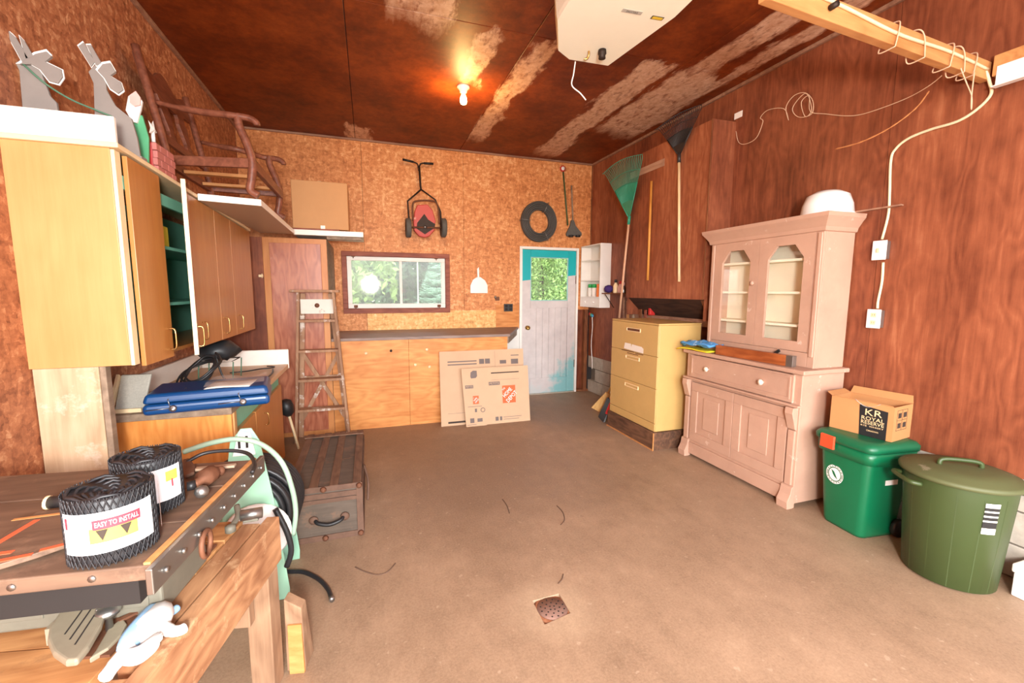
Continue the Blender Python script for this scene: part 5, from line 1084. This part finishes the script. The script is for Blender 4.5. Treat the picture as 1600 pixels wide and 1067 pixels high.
for z0, z1 in ((0, .035), (tz-.10, tz-.076), (tz-.072, tz-.04), (tz-.03, tz+.002)): MB().box(tx0, tx1, tf-.002, tf+.0055, z0, z1).build('edge_strap', TLE, tr_, .002)
for x0_, x1_ in ((tx0, tx0+.035), (tx1-.035, tx1)): MB().box(x0_, x1_, tf-.004, tf-.0022, .0, tz).build('corner_strap', TLE, tr_, .001)
for z0, z1 in ((0, .035), (tz-.10, tz-.04)): MB().box(tx1-.0055, tx1+.002, tf, tb, z0, z1).build('edge_strap', TLE, tr_, .002)
for x in (tx0+.02, (tx0+tx1)/2, tx1-.018):
    for z in (.018, tz-.015): MB().lathe([(.018, 0), (.014, .012), (0, .016)], (x, tf-.004, z), 10, 'y').build('rivet_cap', RUST, tr_)
hm = PY(515, 812, tf); MB().tube(spline([(hm.x-.075, tf-.005, hm.z+.01), (hm.x-.06, tf-.025, hm.z), (hm.x, tf-.035, hm.z-.012), (hm.x+.06, tf-.025, hm.z), (hm.x+.075, tf-.005, hm.z+.01)], 4), .011, 8).build('handle', BLACK, tr_)
for s in (-1, 1): MB().lathe([(.026, 0), (.024, .006), (.012, .01)], (hm.x+s*.085, tf-.002, hm.z+.01), 12, 'y').build('handle_loop', TLE, tr_)
MB().tube(spline([(tx1+.004, 2.95, tz-.03), (tx1+.03, 2.85, tz-.10), (tx1+.025, 2.78, tz-.2)], 4), .008, 5).build('loose_strap', TLE, tr_)
# ------------------------------------------------------------------ hose reel cart
MINTM = paint('mint_enamel', srgb(156, 204, 176), srgb(120, 150, 130), .4, .72, .35)
hr = thing('hose_reel', 'mint green steel hose reel cart wound with black hose', 'hose reel', (-.52, 2.3, 0))
ax_, az_ = -.585, .42
def plate(y, th=.008, rear=False):
    pts = [(-.72, 0), (-.405, 0), (-.402, .05), (-.445, .50), (-.488, .79), (-.518, .85), (-.56, .85), (-.605, .79)]
    if rear: pts = [(-.72, 0), (-.405, 0), (-.402, .05), (-.45, .50), (-.48, .60), (-.64, .60)]
    return MB().prism([(x, y, z) for x, z in pts], (0, th, 0)).build('side_plate', MINTM, hr, .003)
plate(2.14); plate(2.46, .008, True)
HOSE = simple('black_hose', srgb(40, 40, 42), .4, 0, .1)
for k in range(9):
    y = 2.185+k*.028
    for r_ in ((.165, .193, .221) if k not in (0, 8) else (.165, .193)):
        MB().tube([(ax_+r_*math.cos(a), y+(.007 if r_ > .19 else 0), az_+r_*math.sin(a)) for a in [j*math.pi/18 for j in range(36)]], .0135, 7, closed=True).build('hose_turn', HOSE, hr)
MB().cyl((ax_, 2.15, az_), (ax_, 2.46, az_), .15, 24).build('drum', MINTM, hr)
MB().lathe([(.04, 0), (.135, .004), (.14, .012), (.13, .018), (.05, .02)], (ax_+.07, 2.138, az_-.06), 28, 'y').build('hub_disc', ENAM, hr)
for a in (.6, 1.9, 5.3): MB().lathe([(.02, 0), (.02, .0015)], (ax_+.07+.09*math.cos(a), 2.117, az_-.06+.09*math.sin(a)), 12, 'y').build('hub_hole', DARK, hr)
MB().lathe([(.19, 0), (.2, .006), (.19, .01)], (ax_, 2.45, az_), 30, 'y').build('reel_flange', MINTM, hr)
hb = MB().prism([(x, 2.128, z) for x, z in ((-.595, .73), (-.505, .73), (-.52, .83), (-.565, .84))], (0, .011, 0)).build('handle_plate', ENAM, hr, .002)
for x in (-.565, -.535): MB().box(x-.005, x+.005, 2.1265, 2.1278, .765, .82).build('handle_slot', DARK, hb)
MB().cyl((-.55, 2.149, .57), (-.55, 2.459, .57), .012, 10).build('tie_bar', MINTM, hr)
MB().tube(spline([PY(430, 795, 2.11), PY(448, 830, 2.10), PY(455, 860, 2.10), PY(448, 885, 2.10)], 5), .013, 8).build('hose_lead', HOSE, hr)
MB().tube(spline([PY(287, 706, 2.12), PY(330, 692, 2.11), PY(372, 686, 2.10), PY(410, 695, 2.10), PY(440, 722, 2.10), PY(456, 762, 2.11), PY(462, 800, 2.14), PY(458, 835, 2.16)], 6), .0115, 8).build('mint_hose', simple('mint_hose', srgb(164, 196, 172), .5), hr)
hp_ = [PZ(450, 893, .016), PZ(475, 894, .016), PZ(498, 905, .016), PZ(512, 920, .016), PZ(518, 935, .016)]
hs_ = thing('hose_end', 'cut end of black hose lying on the concrete floor', 'hose', hp_[2]); MB().tube(spline([Vector((-.50, 2.37, .016))]+hp_, 6), .0105, 10).build('hose', HOSE, hs_)
dd = (hp_[-1]-hp_[-2]).normalized(); MB().cyl(hp_[-1]-dd*.008, hp_[-1]+dd*.012, .0125, 12).build('ferrule', STEEL, hs_)
# ------------------------------------------------------------------ workbench (turned 12 degrees)
RUF = wood('rough_timber', srgb(140, 92, 60), srgb(206, 156, 112), 'y', 1.2, .8, 1.2, srgb(226, 190, 146), .5)
RUF2 = wood('bench_planks', srgb(158, 104, 60), srgb(222, 166, 108), 'x', 1.2, .75, 1.0, srgb(120, 84, 60), .4)
ENDG = wood('sawn_end', srgb(182, 120, 62), srgb(214, 158, 96), 'x', 2, .7)
BT = .62; E0 = Vector((-.345, 1.73, BT)); dB = Vector((-.141, -.676, 0)).normalized(); lB = Vector((-dB.y, dB.x, 0))
if lB.x > 0: lB = -lB   # lB: to the left across the bench
wbn = thing('workbench', 'rough timber workbench with heavy front beam in the near corner', 'workbench', (-.7, 1.3, 0))
def W(s, l, z): return E0+dB*s+lB*l+Vector((0, 0, z-BT))   # s toward the camera, l to the left
def wbox(s0, s1, l0, l1, z0, z1): return MB().hexa([W(s0, l0, z0), W(s0, l1, z0), W(s1, l1, z0), W(s1, l0, z0), W(s0, l0, z1), W(s0, l1, z1), W(s1, l1, z1), W(s1, l0, z1)])
wbox(0, 1.45, 0, .045, .45, BT).build('front_beam', RUF, wbn, .004); wbox(.03, .62, .055, .115, .50, BT-.008).build('inner_plank', RUF, wbn, .003); wbox(.66, 1.45, .055, .10, .50, BT-.02).build('inner_plank', RUF, wbn, .003)
k = 0; s = .02
while s < 1.4:
    wdt = (.13, .16, .12, .145)[k % 4]; 
    # boards run left to the wall
    l1 = .70
    wbox(s, s+wdt-.005, .12, l1, BT-.045, BT-.001-.003*(k % 2)).build('top_board', RUF2, wbn, .002); s += wdt; k += 1
W2 = wood('bench_leg_wood', srgb(128, 96, 72), srgb(182, 146, 114), 'z', 1.2, .8)
for s0, s1, l0, l1, z1 in ((.04, .12, .0, .08, .449), (1.3, 1.38, .0, .08, .449), (.04, .12, .62, .70, BT-.046), (1.3, 1.38, .62, .70, BT-.046)): wbox(s0, s1, l0, l1, 0, z1).build('leg', W2, wbn, .004)
wbox(.10, 1.3, .62, .66, .44, .56).build('rear_beam', RUF, wbn, .003); wbox(.125, .16, .05, .60, .3, .4).build('cross_rail', W2, wbn, .003)
of = thing('timber_block', 'sawn timber block with orange end grain standing by the bench leg', 'timber', W(.0, -.05, 0))
MB().hexa([W(-.06, -.075, .001), W(-.06, -.005, .001), W(.03, -.005, .001), W(.03, -.075, .001), W(-.02, -.07, .26), W(-.02, -.008, .30), W(.03, -.008, .30), W(.03, -.07, .26)]).build('block', W2, of, .004)
MB().hexa([W(.0305, -.075, .001), W(.0305, -.02, .001), W(.045, -.02, .001), W(.045, -.075, .001), W(.0305, -.07, .20), W(.0305, -.02, .20), W(.04, -.02, .20), W(.04, -.07, .20)]).build('orange_offcut', ENDG, of, .002)
tag(wbox(.18, .62, .125, .20, BT+.0005, BT+.007).build('rusty_strip', RUST), 'flat rusty steel strip lying on the workbench boards', 'strip')
# ------------------------------------------------------------------ table saw
SAWT = wood('saw_top', srgb(84, 64, 52), srgb(134, 106, 86), 'x', 1.0, .6, .7, srgb(160, 128, 104), .35)
GREYM = simple('saw_grey', srgb(122, 118, 104), .6, .2, .12, 14)
sw = thing('table_saw', 'old bench table saw with dark wooden top and steel edge rail', 'saw', (-.75, 1.3, BT))
R0, R1 = Vector((-.43, .985, 0)), Vector((-.362, 1.53, 0)); dS = (R1-R0).normalized(); lS = Vector((-dS.y, dS.x, 0))
def S(l, d, z): return R0+lS*l+dS*d+Vector((0, 0, z))
def sbox(l0, l1, d0, d1, z0, z1): return MB().hexa([S(l1, d0, z0), S(l0, d0, z0), S(l0, d1, z0), S(l1, d1, z0), S(l1, d0, z1), S(l0, d0, z1), S(l0, d1, z1), S(l1, d1, z1)])
SD = .55
sbox(.0, .80, .0, .17, .888, .92).build('top_board', SAWT, sw, .003); sbox(.0, .80, .172, .36, .888, .92).build('top_board', SAWT, sw, .003); sbox(.0, .80, .362, SD, .888, .92).build('top_board', SAWT, sw, .003)
rl = sbox(-.014, -.001, -.02, SD+.03, .868, .922).build('edge_rail', STEEL, sw, .002); sbox(-.0005, .012, -.0, SD, .9205, .926).build('pine_edge', PINE, sw, .001)
for k in range(9): MB().cyl(S(-.014, .02+k*.065, .895), S(-.02, .02+k*.065, .895), .006, 8).build('bolt', STEEL, rl)
for k in range(6): MB().cyl(S(.10+k*.13, .001, .904), S(.10+k*.13, -.003, .904), .007, 8).build('screw', STEEL, sw)
MB().tube([S(-.02, .17, .86)+Vector((0, dS.y*.03*math.cos(a), .03*math.sin(a)))+dS*0 for a in [k*math.pi/7 for k in range(14)]], .006, 6, closed=True).build('ring_hook', RUST, sw)
sbox(.14, .66, .27, .50, BT+.001, .80).build('cabinet', GREYM, sw, .006); sbox(.06, .70, .06, .52, .80, .887).build('shaded_apron', simple('saw_shade', srgb(34, 29, 27), .8), sw)  # near-black apron carries the shadow under the saw top in its colour
sbox(.17, .37, .266, .2695, .65, .78).build('front_plate', GREYM, sw, .003); sbox(.40, .62, .266, .2695, .65, .78).build('front_plate', GREYM, sw, .003)
# mitre gauge
GAUGE = simple('cast_gauge', srgb(158, 146, 124), .55, .2, .1, 20)
mg = thing('mitre_gauge', 'grey cast mitre gauge with three slots lying on the workbench', 'gauge', PZ(120, 1000, BT))
MZ = .662; og = [(124, 923), (155, 922), (168, 935), (169, 955), (160, 985), (140, 1020), (122, 1042), (104, 1044), (84, 1030), (75, 1010), (78, 990), (95, 965), (112, 945)]
MB().prism([PZ(x, y, MZ) for x, y in og][::-1], (0, 0, .018)).build('face_plate', GAUGE, mg, .006, seg=3)
for a_, b_ in (((101, 991), (138, 940)), ((109, 999), (144, 949)), ((117, 1007), (150, 957))): MB().bar(PZ(*a_, MZ+.0183), PZ(*b_, MZ+.0183), .003, .001).build('slot', DARK, mg)
for q in ((139, 937), (145, 946), (152, 954)): c_ = PZ(*q, MZ+.018); MB().lathe([(.005, 0), (.003, .004), (0, .005)], c_, 8).build('slot_screw', STEEL, mg)
kc = PZ(172, 988, BT); MB().lathe([(.008, .0), (.008, .045), (.024, .05), (.026, .058), (.018, .068), (0, .07)], kc, 18).build('knob', STEEL, mg)
MB().prism([PZ(x, y, BT-.0) for x, y in [(150, 1025), (140, 1038), (170, 1020), (190, 1000), (199, 982), (192, 972), (170, 990)]], (0, 0, .014)).build('protractor', GAUGE, mg, .003)
for a_, b_ in (((155, 964), (232, 935)), ((185, 970), (262, 932))): MB().bar(PZ(*a_, BT+.013), PZ(*b_, BT+.013), .014, .006).build('guide_bar', RUST, mg)
for q in ((95, 1000), (140, 950)): c_ = PZ(*q, BT); MB().box(c_.x-.02, c_.x+.02, c_.y-.012, c_.y+.012, BT+.0005, MZ).build('mount_lug', GAUGE, mg)
# work glove
GLV = simple('white_glove', srgb(238, 236, 232), .9, 0, .05, 40); GLB = simple('glove_blue', srgb(150, 190, 226), .8, 0, .2, 20)
gv = thing('work_glove', 'white knitted work glove with pale blue palm on the workbench', 'glove', PZ(225, 1000, BT))
def gp(x, y, h): return PZ(x, y, BT+h)
def gtube(pts, r, nm, mat): MB().tube(spline(pts, 5), r, 10).build(nm, mat, gv)
gtube([gp(210, 1003, .018), gp(228, 985, .024), gp(245, 968, .024), gp(252, 955, .018)], [.026+.008*math.sin(k/15*3.1) for k in range(16)], 'palm', GLV)
gtube([gp(196, 1015, .022), gp(207, 996, .028), gp(226, 972, .030), gp(240, 953, .024)], [.018+.006*math.sin(k/15*3.1) for k in range(16)], 'blue_palm', GLB)
gtube([gp(252, 958, .02), gp(266, 957, .015), gp(278, 949, .012)], [.012]*6+[.010]*4+[.006], 'finger', GLB)
gtube([gp(250, 975, .02), gp(266, 985, .016), gp(280, 985, .014), gp(290, 980, .013)], [.014]*6+[.0125]*9+[.007], 'finger', GLV)
gtube([gp(205, 1010, .02), gp(190, 1025, .016), gp(176, 1042, .014), gp(163, 1060, .013)], [.018]*4+[.015]*6+[.014]*5+[.008], 'finger', GLV)
gtube([gp(200, 1022, .018), gp(218, 1018, .03), gp(236, 1005, .03), gp(246, 996, .02)], [.013]*15+[.008], 'finger', GLV)
gtube([gp(196, 1030, .012), gp(214, 1030, .016), gp(232, 1018, .016), gp(242, 1006, .012)], [.012]*15+[.007], 'thumb', GLV)
# ------------------------------------------------------------------ things on the saw table
NETM = simple('black_net', srgb(40, 40, 43), .5, 0, .15)
LABW = simple('label_white', srgb(240, 238, 240), .5, 0, .02); LRD = simple('label_red', srgb(214, 58, 72), .5); LYL = simple('label_yellow', srgb(250, 206, 80), .5)
def roll(fp, R_, H_, label, lab0, lab1, main=True):
    f0 = PZ(*fp, .92); dr_ = Vector((f0.x, f0.y, 0)).normalized(); c = f0+dr_*R_; c.z = .9265
    t = thing('mesh_roll', label, 'roll', c, 'rolls of gutter mesh')
    MB().lathe([(R_*.93, .002), (R_*.95, .01), (R_*.95, H_-.012), (R_*.9, H_-.006), (R_*.2, H_-.018), (.0, H_-.02)], c, 40).build('core', NETM, t)
    b = MB(); n = 44
    for k in range(n):
        for sg in (-1, 1):
            b.tube([c+Vector((R_*math.cos(a), R_*math.sin(a), .001+(H_-.004)*j/8)) for j in range(9) for a in [2*math.pi*k/n+sg*j*.085]], .0013, 4, False)
    b.build('netting', NETM, t, kind='stuff')
    sp_ = MB()
    for m in range(5):
        rr = R_*(.985-.17*m); sp_.tube([c+Vector(((rr-.17*R_*k/24)*math.cos(k*math.pi/12), (rr-.17*R_*k/24)*math.sin(k*math.pi/12), H_-.006+.004*math.sin(k*1.7+m)-.003*m)) for k in range(25)], .0034, 5, False)
    sp_.build('spiral_edge', NETM, t, kind='stuff')
    a0 = math.atan2(-dr_.y, -dr_.x)
    def cyl(a, z, off): return c+Vector(((R_+off)*math.cos(a), (R_+off)*math.sin(a), z))
    def band(u0, u1, z0, z1, off, mat, nm): return MB().grid(14, 2, lambda u, v: cyl(a0+u0+(u1-u0)*u, z0+(z1-z0)*v, off)).build(nm, mat, t)
    zl0, zl1 = H_*.22, H_*.80
    band(lab0, lab1, zl0, zl1, .003, LABW, 'label')
    def ctx(s_, size, u, z, fit, mat, nm='lettering'):
        cu = bpy.data.curves.new('t', 'FONT'); cu.body = s_; cu.size = size; cu.align_x = 'CENTER'; cu.align_y = 'CENTER'; cu.resolution_u = 2; to = bpy.data.objects.new('t', cu); COL.objects.link(to)
        me = bpy.data.meshes.new_from_object(to.evaluated_get(bpy.context.evaluated_depsgraph_get())); vv = [v.co.copy() for v in me.vertices]; ff = [tuple(p.vertices) for p in me.polygons]
        bpy.data.objects.remove(to); bpy.data.curves.remove(cu); bpy.data.meshes.remove(me)
        wd_ = max(v.x for v in vv)-min(v.x for v in vv); MB().add([cyl(a0+u+v.x*fit/wd_/R_, z+v.y, .0048) for v in vv], ff).build(nm, mat, t)
    if main:
        band(-.40, .58, zl1-.034, zl1-.014, .0042, LRD, 'label_banner'); ctx('EASY TO INSTALL', .014, .09, zl1-.024, R_*.88, LABW)
        band(-.48, .50, zl0+.022, zl0+.052, .004, LYL, 'label_picture')
        for u in (-.22, .25): MB().add([cyl(a0+u-.12, zl0+.048, .005), cyl(a0+u+.12, zl0+.048, .005), cyl(a0+u, zl0+.026, .005)], [(0, 2, 1)]).build('warning_mark', INK, t)
        band(-1.05, -.98, zl1-.03, zl1-.008, .0042, LRD, 'label_banner'); band(1.35, 1.62, zl0-.005, zl1+.01, .006, LABW, 'label_tail')
    else:
        band(-.35, .10, zl0+.006, zl0+.022, .0042, LRD, 'label_banner'); ctx('INSTALL', .011, -.12, zl0+.014, R_*.32, LABW); band(.62, .68, zl0+.03, zl0+.05, .0042, LRD, 'label_banner'); band(.45, .85, zl1-.035, zl1-.01, .0042, LYL, 'label_picture')
        for k in range(4): band(-.3, .1, zl1-.016-k*.009, zl1-.014-k*.009, .0042, GPR, 'print_line')
    return t
roll((184, 886), .071, .142, 'black gutter mesh roll with easy to install label near the saw edge', -1.15, .95, True)
roll((238, 812), .068, .140, 'black gutter mesh roll with smaller label behind the first roll', -1.0, 1.0, False)
ORB = simple('orange_edge', srgb(236, 98, 62), .6)
sc_ = thing('scrap_board', 'worn wooden scrap board with orange painted edges on the saw table', 'board', PZ(50, 850, .93))
pp = [PZ(x, y, .928) for x, y in [(-30, 900), (60, 872), (116, 852), (120, 800), (60, 806), (-30, 868)]]
MB().prism(pp, (0, 0, .012)).build('board', SAWT, sc_, .002)
for a_, b_ in (((-20, 858), (58, 812)), ((-10, 866), (20, 862)), ((62, 860), (102, 850)), ((-20, 880), (50, 866))): MB().bar(PZ(*a_, .9405), PZ(*b_, .9405), .012, .001).build('orange_edge', ORB, sc_)
MB().bar(PZ(20, 812, .9408), PZ(112, 800, .9408), .01, .001).build('pine_edge', PINE, sc_)
tc = thing('black_handle_tool', 'black cylindrical tool handle with pale rim behind the mesh roll', 'tool', PZ(95, 790, .94)); q0, q1 = PZ(78, 785, .945), PZ(125, 780, .945)
MB().cyl(q0, q1, .015, 14).build('barrel', BLACK, tc); MB().cyl(q0-(q1-q0).normalized()*.006, q0, .017, 14).build('rim', CREAM, tc)
vs_ = thing('cast_tool', 'rusty cast hand tool with round knob on the saw table', 'tool', PZ(320, 760, .93))
MB().tube([PZ(292, 760, .945), PZ(306, 757, .945)], .013, 10).build('grip', BLACK, vs_); c_ = PZ(320, 752, .94)
MB().tube(spline([PZ(304, 757, .945), PZ(318, 748, .95), PZ(334, 738, .945), PZ(350, 735, .94)], 4), [.012]*4+[.024]*4+[.014]*4+[.008], 10).build('body', RUST, vs_)
c_ = PZ(315, 768, .945); MB().lathe([(.004, -.016), (.013, -.011), (.017, 0), (.013, .011), (.004, .016)], c_, 14).build('ball_knob', STEEL, vs_)
tag(MB().tube(spline([PZ(292, 722, .935), PZ(320, 708, .95), PZ(360, 704, .95), PZ(388, 709, .94), PZ(398, 725, .932), PZ(394, 738, .925)], 6), .006, 8).build('bungee_cord', BLACK), 'black ribbed bungee cord looping over the saw rail', 'cord')
sv_ = thing('scraper', 'flat brown leather scraper lying beside the mesh rolls', 'tool', PZ(296, 735, .93)); MB().prism([PZ(x, y, .928) for x, y in [(286, 722), (296, 720), (306, 732), (304, 742), (290, 748), (284, 742)]], (0, 0, .01)).build('blade', TLE, sv_, .003); MB().bar(PZ(305, 733, .932), PZ(368, 727, .932), .02, .008).build('handle', GREYW, sv_, .002)
# vise at the bench end
vz = thing('bench_vise', 'small steel bench vise with crank handle at the end of the workbench', 'vise', W(.05, .15, BT))
q = PZ(395, 800, BT+.03); MB().cyl(PZ(376, 806, BT+.028), PZ(410, 800, BT+.028), .02, 16).build('screw', STEEL, vz); MB().tube(spline([PZ(370, 790, BT+.05), PZ(372, 806, BT+.03), PZ(362, 822, BT+.02)], 5), .01, 8).build('crank', GREYM, vz); c_ = PZ(360, 826, BT+.016); MB().lathe([(.006, -.016), (.017, -.01), (.017, .01), (.006, .016)], c_, 12).build('crank_knob', GREYM, vz)
MB().box(q.x-.03, q.x+.02, q.y-.02, q.y+.05, BT+.0008, BT+.014).build('base', GREYM, vz, .003)
